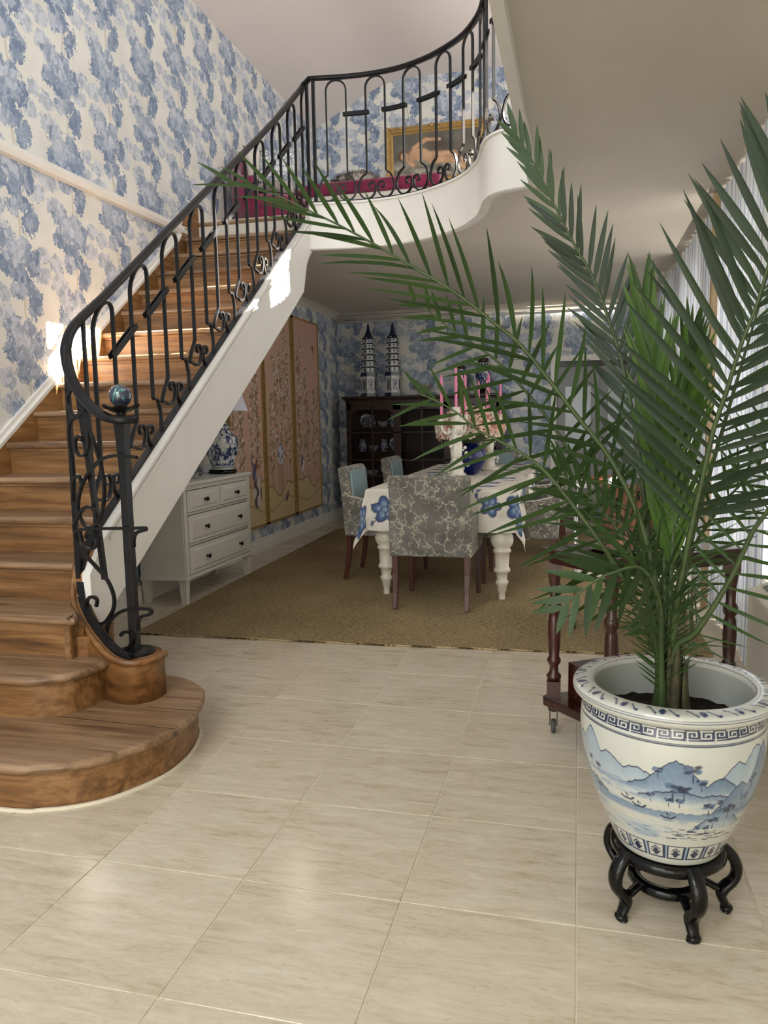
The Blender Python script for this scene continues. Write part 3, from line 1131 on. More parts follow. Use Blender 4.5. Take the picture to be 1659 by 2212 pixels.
SCR = {"A": [[-1.977, 2.763, 1.403], [-1.933, 2.745, 1.29], [-1.885, 2.726, 1.184], [-1.853, 2.713, 1.089], [-1.844, 2.709, 1.015], [-1.858, 2.715, 0.94], [-1.89, 2.728, 0.879], [-1.936, 2.746, 0.849], [-1.983, 2.765, 0.853], [-2.014, 2.778, 0.887], [-2.022, 2.781, 0.936], [-2.0, 2.772, 0.998], [-1.958, 2.755, 1.054], [-1.902, 2.733, 1.099], [-1.841, 2.708, 1.132], [-1.767, 2.679, 1.145], [-1.696, 2.651, 1.144], [-1.636, 2.626, 1.14]], "B": [[-2.057, 2.795, 0.823], [-2.044, 2.79, 0.776], [-2.0, 2.772, 0.732], [-1.935, 2.746, 0.688], [-1.871, 2.72, 0.646], [-1.834, 2.706, 0.595], [-1.826, 2.703, 0.547], [-1.848, 2.711, 0.494], [-1.894, 2.729, 0.454], [-1.942, 2.749, 0.441], [-1.989, 2.767, 0.457], [-2.011, 2.777, 0.493], [-1.998, 2.771, 0.535], [-1.966, 2.758, 0.553], [-1.936, 2.747, 0.543], [-1.944, 2.749, 0.514]], "B2": [[-2.058, 2.795, 0.817], [-2.016, 2.778, 0.832], [-1.928, 2.743, 0.842], [-1.81, 2.696, 0.853], [-1.69, 2.648, 0.862], [-1.617, 2.619, 0.869], [-1.615, 2.618, 0.861], [-1.661, 2.636, 0.848], [-1.682, 2.645, 0.825], [-1.686, 2.646, 0.788]], "B3": [[-2.057, 2.795, 0.823], [-2.057, 2.795, 0.851], [-2.028, 2.783, 0.886], [-1.989, 2.768, 0.922], [-1.944, 2.75, 0.933], [-1.916, 2.739, 0.915], [-1.908, 2.735, 0.883]], "C": [[-1.602, 2.613, 0.543], [-1.624, 2.622, 0.549], [-1.687, 2.647, 0.542], [-1.759, 2.676, 0.525], [-1.819, 2.699, 0.496], [-1.869, 2.719, 0.452], [-1.885, 2.726, 0.41], [-1.872, 2.721, 0.373], [-1.832, 2.705, 0.352], [-1.783, 2.685, 0.353], [-1.739, 2.668, 0.385], [-1.724, 2.662, 0.42], [-1.743, 2.669, 0.436], [-1.776, 2.682, 0.431], [-1.798, 2.691, 0.414]], "C2": [[-1.602, 2.613, 0.543], [-1.615, 2.618, 0.528], [-1.658, 2.635, 0.514], [-1.683, 2.645, 0.492], [-1.688, 2.647, 0.453]], "D": [[-2.011, 2.776, 1.415], [-2.04, 2.788, 1.389], [-2.044, 2.79, 1.352], [-2.021, 2.781, 1.316], [-1.983, 2.765, 1.307], [-1.942, 2.749, 1.325], [-1.936, 2.746, 1.349]], "D2": [[-1.923, 2.741, 1.227], [-1.935, 2.746, 1.274], [-1.975, 2.762, 1.297], [-2.02, 2.78, 1.292], [-2.048, 2.791, 1.26], [-2.052, 2.793, 1.194], [-2.043, 2.789, 1.118], [-2.041, 2.788, 1.052], [-2.052, 2.793, 0.99], [-2.054, 2.794, 0.946], [-2.033, 2.785, 0.941], [-2.009, 2.776, 0.981], [-1.989, 2.768, 1.021], [-2.001, 2.773, 1.053], [-2.023, 2.781, 1.059], [-2.04, 2.788, 1.041]], "D3": [[-1.925, 2.742, 1.227], [-1.927, 2.743, 1.184], [-1.952, 2.753, 1.149], [-1.987, 2.767, 1.143], [-2.011, 2.776, 1.167], [-2.01, 2.776, 1.205], [-1.988, 2.767, 1.221], [-1.968, 2.759, 1.216], [-1.97, 2.76, 1.2]], "G": [[-1.896, 2.731, 0.818], [-1.912, 2.737, 0.784], [-1.945, 2.75, 0.757], [-1.98, 2.764, 0.756], [-2.008, 2.775, 0.782], [-2.021, 2.78, 0.825]], "G2": [[-1.984, 2.766, 0.8], [-1.973, 2.761, 0.821], [-1.946, 2.75, 0.834], [-1.921, 2.74, 0.825], [-1.917, 2.739, 0.8]]}
for k_, pl in SCR.items():
    MB().sweep([tuple(p) for p in catmull(pl, 4)], rect(0.012, 0.012), side=(0.371, 0.928, 0), smooth=False).build('scroll', m_iron, rail, clean=False)
MB().sweep([(-2.056, 2.80, 0.62), (-2.06, 2.81, 1.0), (-2.06, 2.82, 1.60)], rect(0.016, 0.02), up=(0, 1, 0)).build('scroll_bar', m_iron, rail)
MB().sweep([(-1.93, 2.80, 0.62), (-1.945, 2.78, 1.0), (-1.975, 2.765, 1.41)], rect(0.02, 0.02), up=(0, 1, 0)).build('scroll_bar', m_iron, rail)
MB().sweep([(-2.055, 2.94, 0.80), (-2.055, 2.94, 1.715)], rect(BT, BW), up=(0, 1, 0)).build('scroll_bar', m_iron, rail)

gal = thing('gallery_railing', 'black wrought-iron gallery railing curving along the upper landing', 'railing')
GP = [(-2.02, 5.83)] + [(p[0], p[1]) for p in offset_poly(EC, 0.02)][2:] + [(-0.262, 4.5), (-0.262, 4.0), (-0.262, 3.0), (-0.262, 1.5), (-0.262, 0.4)]
GPa = np.array(GP)
GL = np.concatenate([[0], np.cumsum(np.hypot(*np.diff(GPa, axis=0).T))])


def gpos(s): return float(np.interp(s, GL, GPa[:, 0])), float(np.interp(s, GL, GPa[:, 1]))


def gnorm(s):
    a, b = gpos(max(s - 0.05, 0)), gpos(min(s + 0.05, GL[-1]))
    t = Vector((b[0] - a[0], b[1] - a[1], 0)).normalized()
    return (t.y, -t.x, 0)


def gmap(s, h, c, w):
    p = gpos(s)
    return (p[0], p[1], 2.905 + h)


PG = 0.30
s = 0.12 + PG / 2
first = True
while s < GL[-1] - 0.3:
    bay(gmap, s, 0.875, PG, gal, zf=gnorm)
    if s + PG < GL[-1] - 0.3:
        for dd in (-0.012, 0.012):
            pass
        pth = [gpos(s + PG / 2 + q) for q in (-0.10, -0.05, 0, 0.05, 0.10)]
        mb = MB()
        for dd in (-0.011, 0.011):
            mb.sweep([(p[0], p[1], 3.535) for p in offset_poly(pth, dd)], rect(0.007, 0.026))
        mb.build('collar', m_iron, gal)
    s += PG
MB().sweep([(p[0], p[1], 2.909) for p in GP], rect(0.035, 0.012)).build('bottom_bar', m_iron, gal)
dense = [gpos(q) for q in np.linspace(0, GL[-1], 90)]
MB().sweep([(-2.045, 5.815, 3.775), (-2.03, 5.835, 3.80)] + [(p[0], p[1], 3.80) for p in dense[1:]], hprof, smooth=True).build('handrail', m_iron, gal)
for sp in (0.0, 0.10):
    p = gpos(sp)
    MB().box(p[0] - 0.011, p[0] + 0.011, p[1] - 0.011, p[1] + 0.011, 2.88, 3.80).build('end_post', m_iron, gal)

# ================================================================== DINING ROOM
# ---- seagrass rug
M = Mat('seagrass', 0.85, 0, 0.25)
v = M.coord()
w1 = M.wave(M.mapping(v, (1, 1, 1)), 26.0, 2.2, 3, 6.0, 'Y')
w2 = M.noise(M.mapping(v, (34.0, 105.0, 1)), 1.0, 3, 0.7)
w3 = M.noise(v, 1.2, 3)
f = w1 * 0.25 + w2 * 0.6 + w3 * 0.22
M.col(M.ramp(f, [(0.40, hx('3f311b')), (0.5, hx('836e48')), (0.60, hx('bfa980'))]))
M.bump(w1 * 0.5 + w2, 0.8, 0.012)
m_rug = M.m
rug_o = [(-2.60, 4.035), (-1.8, 4.05), (-1.0, 4.075), (-0.49, 4.10), (0.1, 4.14), (0.70, 4.20), (0.66, 8.55), (-2.72, 8.5)]
mb = MB().prism(rug_o, 0.0005, 0.012)
tag(mb.build('seagrass_rug', m_rug, bevel=0.004), 'large woven seagrass rug under the dining table', 'rug')

# ---- white chest of drawers
m_dress = plain('dresser_white', hx('dedbd2'), 0.42, var=0.02)
m_knob = plain('bronze_knob', hx('2b211c'), 0.3, 0.7, var=0.2)
dx0, dx1, dy0, dy1 = -2.995, -2.645, 4.765, 5.885
ds = thing('chest_of_drawers', 'white painted chest of drawers with dark knobs under the stairs', 'dresser', (-2.82, 5.325, 0))
L = Matrix.Translation((2.82, -5.325, 0))


def part(mb, name, mat, parent, M_, **k):
    o = mb.build(name, mat, parent, **k)
    o.data.transform(M_)
    return o


body = MB().box(dx0, dx1, dy0, dy1, 0.19, 0.83)
part(body, 'carcass', m_dress, ds, L, bevel=0.003)
part(MB().box(dx0 - 0.004, dx1 + 0.022, dy0 - 0.018, dy1 + 0.018, 0.83, 0.856), 'top', m_dress, ds, L, bevel=0.008)
part(MB().box(dx0, dx1 + 0.014, dy0 - 0.012, dy1 + 0.012, 0.17, 0.196), 'plinth_rail', m_dress, ds, L, bevel=0.006)
for (x, y) in ((dx0 + 0.03, dy0 + 0.035), (dx0 + 0.03, dy1 - 0.035), (dx1 - 0.028, dy0 + 0.035), (dx1 - 0.028, dy1 - 0.035)):
    mb = MB()
    a, b = 0.028, 0.020
    vs = [(x - b, y - b, 0), (x + b, y - b, 0), (x + b, y + b, 0), (x - b, y + b, 0), (x - a, y - a, 0.172), (x + a, y - a, 0.172), (x + a, y + a, 0.172), (x - a, y + a, 0.172)]
    mb.add(vs, [(0, 3, 2, 1), (4, 5, 6, 7), (0, 1, 5, 4), (1, 2, 6, 5), (2, 3, 7, 6), (3, 0, 4, 7)])
    part(mb, 'leg', m_dress, ds, L)
for (a, b) in ((dy0 + 0.008, dy0 + 0.05), (dy1 - 0.05, dy1 - 0.008)):
    part(MB().box(dx1, dx1 + 0.010, a, b, 0.196, 0.828), 'corner_stile', m_dress, ds, L, bevel=0.004)


def drawer(y0, y1, z0, z1, knobs):
    mb = MB().box(dx1, dx1 + 0.013, y0, y1, z0, z1)
    d = part(mb, 'drawer', m_dress, ds, L, bevel=0.003)
    # raised field with bevelled border
    i, j = 0.03, 0.022
    x0, x1 = dx1 + 0.0135, dx1 + 0.021
    vs = [(x0, y0 + i, z0 + j), (x0, y1 - i, z0 + j), (x0, y1 - i, z1 - j), (x0, y0 + i, z1 - j), (x1, y0 + i + .018, z0 + j + .014), (x1, y1 - i - .018, z0 + j + .014), (x1, y1 - i - .018, z1 - j - .014), (x1, y0 + i + .018, z1 - j - .014)]
    part(MB().add(vs, [(4, 5, 6, 7), (0, 1, 5, 4), (1, 2, 6, 5), (2, 3, 7, 6), (3, 0, 4, 7)]), 'drawer_field', m_dress, d, L)
    part(MB().box(dx1 + 0.001, dx1 + 0.004, y0 - 0.004, y1 + 0.004, z0 - 0.004, z0).box(dx1 + 0.001, dx1 + 0.004, y0 - 0.004, y1 + 0.004, z1, z1 + 0.004), 'gap_shade_strip', m_knob, d, L)  # dark strips standing in for the shade above and below the drawer
    for ky in knobs:
        kz = (z0 + z1) / 2
        mk = Matrix.Translation((dx1 + 0.02, ky, kz)) @ Matrix.Rotation(PI / 2, 4, 'Y')
        mb = MB().lathe([(0.010, 0), (0.007, 0.008), (0.009, 0.014), (0.017, 0.022), (0.015, 0.030), (0.0, 0.033)], 16, M=mk)
        part(mb, 'knob', m_knob, d, L)


drawer(dy0 + 0.06, 5.31, 0.645, 0.795, [(dy0 + 0.06 + 5.31) / 2])
drawer(5.345, dy1 - 0.06, 0.645, 0.795, [(5.345 + dy1 - 0.06) / 2])
drawer(dy0 + 0.06, dy1 - 0.06, 0.425, 0.62, [5.06, 5.62])
drawer(dy0 + 0.06, dy1 - 0.06, 0.205, 0.40, [5.06, 5.62])


# ---- painted lathe helper
def painted_lathe(name, prof, seg, rows, paint, mat, parent=None, c=(0, 0, 0)):
    """prof: [(r,z)] resampled to `rows`; paint(theta[-pi..pi], t 0..1 along profile, z) -> rgb"""
    P = np.array(prof, float)
    P = np.array(catmull([(a, b, 0) for a, b in prof], 6))[:, :2]
    d = np.concatenate([[0], np.cumsum(np.hypot(*np.diff(P, axis=0).T))])
    tt = np.linspace(0, d[-1], rows)
    r = np.interp(tt, d, P[:, 0])
    z = np.interp(tt, d, P[:, 1])
    th = np.linspace(-PI, PI, seg, endpoint=False)
    TH, R_ = np.meshgrid(th, r)
    _, Z_ = np.meshgrid(th, z)
    V = np.stack([c[0] + R_ * np.cos(TH), c[1] + R_ * np.sin(TH), c[2] + Z_], -1).reshape(-1, 3)
    i, j = np.meshgrid(np.arange(rows - 1), np.arange(seg), indexing='ij')
    j2 = (j + 1) % seg
    F = np.stack([i * seg + j, i * seg + j2, (i + 1) * seg + j2, (i + 1) * seg + j], -1).reshape(-1, 4)
    me = mesh_np(name, V, F)
    _, T_ = np.meshgrid(th, tt / d[-1])
    set_paint(me, paint(TH, T_, Z_))
    smooth_all(me)
    me.materials.append(mat)
    return link(bpy.data.objects.new(name, me), parent)


m_bw = attr_mat('blue_white_porcelain', 0.16, 0.5)
WH = np.array(hx('dfe0dc'))
BL = np.array(hx('27407e'))
DB = np.array(hx('16244f'))
PB = np.array(hx('8fa3c4'))


def jar_paint(seed, heavy=0.55, foot=0.08, neck=0.86):
    def f(TH, T, Z):
        U = TH * 2.2
        n1 = vnoise(U * 3 + 9, T * 14, seed) * 0.6 + vnoise(U * 8 + 3, T * 34, seed + 1) * 0.4
        n2 = vnoise(U * 14 + 5, T * 60, seed + 2)
        img = np.broadcast_to(WH, TH.shape + (3,)).copy()
        img = over(img, sst(n1, heavy - 0.12, heavy) * 0.55, PB)
        img = over(img, sst(n1 * 0.8 + n2 * 0.25, heavy, heavy + 0.1), BL)
        img = over(img, sst(n1 * 0.7 + n2 * 0.4, heavy + 0.14, heavy + 0.2), DB)
        plain_ = (T < foot).astype(float)
        img = over(img, plain_, WH * 0.97)
        for q in (foot, foot * 0.55, neck, neck - 0.1):
            img = over(img, 1 - sst(np.abs(T - q), 0.004, 0.01), BL)
        band = ((T > neck - 0.09) & (T < neck - 0.01)).astype(float)
        scroll = (np.sin(U * 9) * 0.5 + 0.5 > np.abs((T - (neck - 0.05)) / 0.05)).astype(float)
        img = over(img, band, DB)
        img = over(img, band * scroll * (np.sin(U * 18 + 1) > -0.2), WH)
        return img
    return f


# ---- table lamp and small box on the chest
lp = thing('table_lamp', 'blue and white ginger-jar lamp with pleated white shade on the chest', 'lamp', (-2.795, 5.725, 0.856))
MB().lathe([(0.0, 0.0), (0.105, 0.0), (0.118, 0.012), (0.108, 0.02), (0.112, 0.034), (0.0, 0.036)], 32).build('lamp_foot', m_black, lp)
painted_lathe('lamp_jar', [(0.088, 0.034), (0.092, 0.07), (0.112, 0.13), (0.132, 0.20), (0.138, 0.25), (0.126, 0.29), (0.09, 0.325), (0.07, 0.35), (0.072, 0.37), (0.055, 0.40), (0.03, 0.425), (0.012, 0.435)], 140, 110, jar_paint(5, 0.50), m_bw, lp)
MB().lathe([(0.008, 0.43), (0.008, 0.56)], 10).build('lamp_stem', m_gold, lp)
sh = MB()
vs, fs = [], []
NPL = 96
for (r, z) in ((0.215, 0.50), (0.12, 0.80)):
    for k in range(NPL):
        rr_ = r * (1 + (0.012 if k % 2 else -0.012))
        vs.append((rr_ * math.cos(2 * PI * k / NPL), rr_ * math.sin(2 * PI * k / NPL), z))
fs = [(k, (k + 1) % NPL, NPL + (k + 1) % NPL, NPL + k) for k in range(NPL)]
M = Mat('pleated_shade', 0.8)
M.col(M.mix(M.noise(M.coord(), 12.0) * 0.3, hx('e6e6f2'), hx('cfd2e6')))
M.b.inputs['Transmission Weight'].default_value = 0.0
sh.add(vs, fs).build('lamp_shade', M.m, lp, solid=0.003)
mb = MB().box(-0.05, 0.05, -0.035, 0.035, 0, 0.04)
bx_ = mb.build('trinket_box', m_chrome, None, bevel=0.006)
bx_.location = (-2.80, 5.25, 0.857)
tag(bx_, 'small silver trinket box beside the lamp on the chest', 'box')
MB().box(-0.04, 0.04, -0.026, 0.026, 0.0405, 0.046).build('lid', m_glass, bx_, bevel=0.004)

# ---- three chinoiserie panels on the left wall
m_panel = attr_mat('painted_silk', 0.55)


def panel_paint(seed, motif):
    rng = random.Random(seed)

    def f(U, V):
        W = 0.76 / 2.1                        # aspect: U scaled to height units
        u = U * W
        img = lerp3(hx('d8b09a'), hx('d2a892'), V * 0.9)
        img = over(img, vnoise(u * 12, V * 12, seed) * 0.25, hx('dcbfa8'))
        hill = 0.16 + 0.03 * np.sin(U * 4 + seed) + 0.02 * np.sin(U * 11 + seed * 2)
        img = over(img, sst(hill - V, -0.004, 0.01), hx('d8c391'))
        img = over(img, 1 - sst(np.abs(hill - V), 0.001, 0.006), hx('7d6a3c'))
        h2 = 0.075 + 0.025 * np.sin(U * 5 + 1 + seed)
        img = over(img, sst(h2 - V, -0.004, 0.006) * 0.5, hx('dcbf9a'))
        img = over(img, (1 - sst(np.abs(h2 - V), 0.001, 0.004)) * 0.8, hx('7d6a3c'))
        olive, brown, white = hx('8c7a45'), hx('86653f'), hx('efe4dd')
        stems = 6
        for k in range(stems):
            x = (0.1 + 0.8 * k / (stems - 1)) * W + rng.uniform(-.02, .02)
            y = rng.uniform(0.12, 0.2)
            topy = rng.uniform(0.55, 0.93)
            pts = [(x, y)]
            while y < topy:
                y += 0.055
                x += rng.uniform(-0.014, 0.014)
                x = min(max(x, 0.02), W - 0.02)
                pts.append((x, y))
            img = over(img, stroke(u, V, pts, 0.0022), brown if k % 2 else olive)
            for (px, py) in pts[2:]:
                for _ in range(3):
                    a = rng.uniform(0.2, PI - 0.2)
                    L_ = rng.uniform(0.02, 0.05)
                    ex, ey = px + L_ * math.cos(a), py + L_ * math.sin(a) * 0.9
                    win = (np.abs(u - px) < 0.1) & (np.abs(V - py) < 0.1)
                    ix = np.where(win)
                    if len(ix[0]) == 0:
                        continue
                    uu, vv = u[ix], V[ix]
                    sub = img[ix]
                    sub = over(sub, stroke(uu, vv, [(px, py), (ex, ey)], 0.0014), olive)
                    for _2 in range(4):
                        q = rng.random()
                        lx, ly = px + (ex - px) * q + rng.uniform(-.012, .012), py + (ey - py) * q + rng.uniform(-.012, .012)
                        if rng.random() < 0.26:
                            sub = over(sub, ell(uu, vv, lx, ly, 0.007, 0.007, 0, 0.3) * 0.85, white)
                        else:
                            sub = over(sub, ell(uu, vv, lx, ly, 0.0095, 0.0035, rng.uniform(0, PI), 0.3), olive if rng.random() < 0.6 else brown)
                    img[ix] = sub
        if motif == 'vase':
            for dxx in (-0.03, -0.012, 0.008, 0.028):
                img = over(img, stroke(u, V, [(W / 2 + dxx, 0.13), (W / 2 + dxx, 0.27)], 0.0025), hx('8a6a3a'))
            body = ell(u, V, W / 2, 0.315, 0.035, 0.05)
            img = over(img, body, hx('d8d6de'))
            img = over(img, body * sst(vnoise(u * 70, V * 70, 3), 0.5, 0.6), hx('5a648e'))
            img = over(img, ell(u, V, W / 2, 0.36, 0.024, 0.008), hx('8088a8'))
            img = over(img, ell(u, V, W * 0.72, 0.10, 0.010, 0.03, -0.5), hx('39305e'))
            img = over(img, stroke(u, V, [(W * 0.68, 0.085), (W * 0.63, 0.08), (W * 0.62, 0.115)], 0.003), hx('2b2a45'))
        if motif == 'crane':
            img = over(img, ell(u, V, W * 0.26, 0.24, 0.016, 0.035, -0.3), hx('f0e9e6'))
            img = over(img, ell(u, V, W * 0.22, 0.26, 0.010, 0.034, -0.2), hx('37305a'))
            img = over(img, stroke(u, V, [(W * 0.27, 0.27), (W * 0.33, 0.31), (W * 0.31, 0.36)], 0.003), hx('4a3f3c'))
            img = over(img, stroke(u, V, [(W * 0.26, 0.21), (W * 0.27, 0.14)], 0.002), hx('7d5a4a'))
            img = over(img, ell(u, V, W * 0.8, 0.86, 0.006, 0.028, 0.3), hx('6d3d2c'))
            img = over(img, ell(u, V, W * 0.78, 0.87, 0.022, 0.006, 0.5), hx('6d3d2c'))
        if motif == 'pheasant':
            img = over(img, stroke(u, V, [(W * 0.72, 0.26), (W * 0.86, 0.44)], 0.004), hx('a0604a'))
            img = over(img, ell(u, V, W * 0.68, 0.25, 0.018, 0.04, -0.3), hx('4a4f86'))
            img = over(img, ell(u, V, W * 0.76, 0.28, 0.012, 0.03, -0.5), hx('8a4a34'))
            img = over(img, stroke(u, V, [(W * 0.64, 0.27), (W * 0.6, 0.31), (W * 0.61, 0.33)], 0.005), hx('2f3560'))
            rock = ell(u, V, W * 0.76, 0.15, 0.05, 0.075)
            img = over(img, rock, hx('d9cfc8'))
            img = over(img, rock * sst(vnoise(u * 50, V * 26, 8), 0.5, 0.58), hx('5e4c4c'))
        return img
    return f


def painted_plane(name, nu, nv, paint, mat, parent, fmap):
    U, V = np.meshgrid(np.linspace(0, 1, nu), np.linspace(0, 1, nv))
    P = fmap(U, V).reshape(-1, 3)
    i, j = np.meshgrid(np.arange(nv - 1), np.arange(nu - 1), indexing='ij')
    F = np.stack([i * nu + j, i * nu + j + 1, (i + 1) * nu + j + 1, (i + 1) * nu + j], -1).reshape(-1, 4)
    me = mesh_np(name, P, F)
    set_paint(me, paint(U, V))
    me.materials.append(mat)
    return link(bpy.data.objects.new(name, me), parent)


for (ya, yb, sd, mot, lab) in ((6.28, 7.05, 11, 'pheasant', 'pink painted wall panel with a pheasant on a rock, half behind the lamp'),
                               (7.10, 7.86, 22, 'vase', 'pink painted wall panel with a blue and white jar on a tall stand'),
                               (7.92, 8.75, 33, 'crane', 'pink painted wall panel with a standing crane, nearest the room corner')):
    t = thing('wall_panel', lab, 'wall panel', (XL, (ya + yb) / 2, 0.25))
    hw = (yb - ya) / 2
    fr = MB()
    for (a, b, c, d) in ((-hw, -hw + 0.022, 0, 2.14), (hw - 0.022, hw, 0, 2.14), (-hw, hw, 0, 0.022), (-hw, hw, 2.118, 2.14)):
        fr.box(0.002, 0.04, a, b, c, d)
    fo = fr.build('frame', m_gold, t)
    nl = MB()
    for sgn in (-1, 1):
        for k in range(60):
            z = 0.03 + k * 0.0353
            nl.sphere((0.041, sgn * (hw - 0.011), z), 0.0055, 6, 4)
    tag(nl.build('nail_heads', m_gold, fo), kind='stuff')
    painted_plane('canvas', 84, 330, panel_paint(sd, mot), m_panel, t, lambda U, V, hw=hw: np.stack([np.full_like(U, 0.03), (U - 0.5) * 2 * (hw - 0.02), 0.02 + V * 2.1], -1))

# ---- dining table
m_cream = plain('cream_paint', hx('ddd6c2'), 0.38, var=0.03)
tb_ = thing('dining_table', 'long cream dining table with turned legs under the floral cloth', 'table', (-0.92, 6.62, 0))
MB().box(-0.50, 0.50, -1.40, 1.41, 0.735, 0.768).build('tabletop', m_cream, tb_, bevel=0.006)
MB().box(-0.44, 0.44, -1.33, -1.31, 0.62, 0.735).box(-0.44, 0.44, 1.31, 1.33, 0.62, 0.735).box(-0.44, -0.42, -1.31, 1.31, 0.62, 0.735).box(0.42, 0.44, -1.31, 1.31, 0.62, 0.735).build('apron', m_cream, tb_)
lprof = [(0.022, 0.012), (0.023, 0.03), (0.022, 0.06), (0.028, 0.065), (0.034, 0.11), (0.044, 0.125), (0.044, 0.14), (0.034, 0.15), (0.042, 0.20), (0.055, 0.205), (0.058, 0.22), (0.052, 0.235), (0.046, 0.24), (0.050, 0.29), (0.052, 0.34), (0.062, 0.345), (0.062, 0.362), (0.052, 0.37), (0.072, 0.395), (0.080, 0.425), (0.074, 0.46), (0.058, 0.48), (0.066, 0.486), (0.066, 0.50), (0.050, 0.515), (0.062, 0.54), (0.070, 0.548), (0.066, 0.56), (0.092, 0.60), (0.098, 0.63), (0.09, 0.66), (0.07, 0.68), (0.06, 0.74)]
lme = MB().lathe(lprof, 28).mesh('leg')
lme.materials.append(m_cream)
for (x, y) in ((-0.417, -1.31), (0.417, -1.345), (-0.417, 1.31), (0.417, 1.31)):
    inst('leg', lme, tb_, Matrix.Translation((x, y, 0)))

# ---- tablecloth draped over it
CX, CY, HX_, HY_, OV = -0.92, 6.625, 0.515, 1.425, 0.30
nu, nv = 230, 430
U, V = np.meshgrid(np.linspace(-(HX_ + OV), HX_ + OV, nu), np.linspace(-(HY_ + OV), HY_ + OV, nv))
qx, qy = np.clip(U, -HX_, HX_), np.clip(V, -HY_, HY_)
dx, dy = U - qx, V - qy
d = np.hypot(dx, dy)
ux, uy = np.where(d > 1e-6, dx / np.maximum(d, 1e-6), 0), np.where(d > 1e-6, dy / np.maximum(d, 1e-6), 0)
corner = (np.abs(dx) > 1e-6) & (np.abs(dy) > 1e-6)
fold = 0.010 * np.sin((U + V) * 17.0) + 0.007 * np.sin((U - V) * 29.0 + 1.0)
bend = 0.018
outw = np.where(d < bend, d, bend + (d - bend) * 0.05 + np.where(corner, 0.09 * (d - bend) * (1 - np.cos(4 * np.arctan2(np.abs(dy), np.abs(dx)))), 0) + fold * np.clip((d - bend) / 0.2, 0, 1))
drop = np.where(d < bend, d * d / (2 * bend), bend / 2 + (d - bend))
P = np.stack([CX + qx + ux * outw, CY + qy + uy * outw, 0.783 - drop], -1).reshape(-1, 3)
i, j = np.meshgrid(np.arange(nv - 1), np.arange(nu - 1), indexing='ij')
F = np.stack([i * nu + j, i * nu + j + 1, (i + 1) * nu + j + 1, (i + 1) * nu + j], -1).reshape(-1, 4)
me = mesh_np('tablecloth', P, F)
rng = random.Random(7)
img = np.broadcast_to(np.array(hx('e2dccf')), U.shape + (3,)).copy()
img = over(img, vnoise(U * 30, V * 30, 4) * 0.15, hx('d4cbb9'))
c_d, c_m, c_l, c_b = hx('1f2f55'), hx('46608c'), hx('8ea3bb'), hx('5d5148')


def flower(px, py, s, rot):
    global img
    win = (np.abs(U - px) < s * 2.2) & (np.abs(V - py) < s * 2.2)
    ix = np.where(win)
    if len(ix[0]) == 0:
        return
    uu, vv, sub = U[ix], V[ix], img[ix]
    for k in range(5):
        a = rot + k * 2 * PI / 5
        x, y = px + s * 0.62 * math.cos(a), py + s * 0.62 * math.sin(a)
        sub = over(sub, ell(uu, vv, x, y, s * 0.58, s * 0.46, a, 0.08), c_d)
        sub = over(sub, ell(uu, vv, x - s * .06 * math.cos(a), y - s * .06 * math.sin(a), s * 0.48, s * 0.37, a, 0.25), c_m)
        sub = over(sub, ell(uu, vv, x - s * .22 * math.cos(a), y - s * .22 * math.sin(a), s * 0.3, s * 0.24, a, 0.5), c_l)
    sub = over(sub, ell(uu, vv, px, py, s * 0.30, s * 0.30, 0, 0.1), c_d)
    sub = over(sub, ell(uu, vv, px, py, s * 0.22, s * 0.22, 0, 0.3), c_l)
    for k in range(6):
        a = rot + k * PI / 3
        sub = over(sub, ell(uu, vv, px + s * .42 * math.cos(a), py + s * .42 * math.sin(a), s * .05, s * .05, 0, 0.3), c_d)
    img[ix] = sub


def sprig(px, py, s, rot):
    global img
    win = (np.abs(U - px) < s * 3) & (np.abs(V - py) < s * 3)
    ix = np.where(win)
    if len(ix[0]) == 0:
        return
    uu, vv, sub = U[ix], V[ix], img[ix]
    ex, ey = px + 2 * s * math.cos(rot), py + 2 * s * math.sin(rot)
    mx, my = (px + ex) / 2 + s * .4 * math.sin(rot), (py + ey) / 2 - s * .4 * math.cos(rot)
    sub = over(sub, stroke(uu, vv, [(px, py), (mx, my), (ex, ey)], s * 0.07), c_b)
    for (x, y, a) in ((px, py, rot), (ex, ey, rot + 1), (mx, my, rot + 2)):
        sub = over(sub, ell(uu, vv, x, y, s * .55, s * .26, a, 0.1), c_d)
        sub = over(sub, ell(uu, vv, x, y, s * .40, s * .16, a, 0.3), c_m)
        sub = over(sub, stroke(uu, vv, [(x - s * .4 * math.cos(a), y - s * .4 * math.sin(a)), (x + s * .4 * math.cos(a), y + s * .4 * math.sin(a))], s * .03), c_l)
    img[ix] = sub


for k in range(150):
    sprig(rng.uniform(-0.8, 0.8), rng.uniform(-1.7, 1.7), rng.uniform(0.03, 0.045), rng.uniform(0, 6.3))
for gx in np.arange(-0.66, 0.8, 0.33):
    for gy in np.arange(-1.6, 1.7, 0.36):
        flower(gx + rng.uniform(-.06, .06), gy + rng.uniform(-.06, .06), rng.uniform(0.062, 0.085), rng.uniform(0, 6.3))
flower(-0.64, -1.60, 0.095, 0.3)
flower(0.55, -1.55, 0.09, 1.3)
set_paint(me, img)
smooth_all(me)
m_cloth = attr_mat('printed_cotton', 0.85, 0.0, 'paint', 0.25, 300.0)
me.materials.append(m_cloth)
tc = link(bpy.data.objects.new('tablecloth', me))
tag(tc, 'white cotton cloth with large blue flowers draped over the dining table', 'tablecloth')

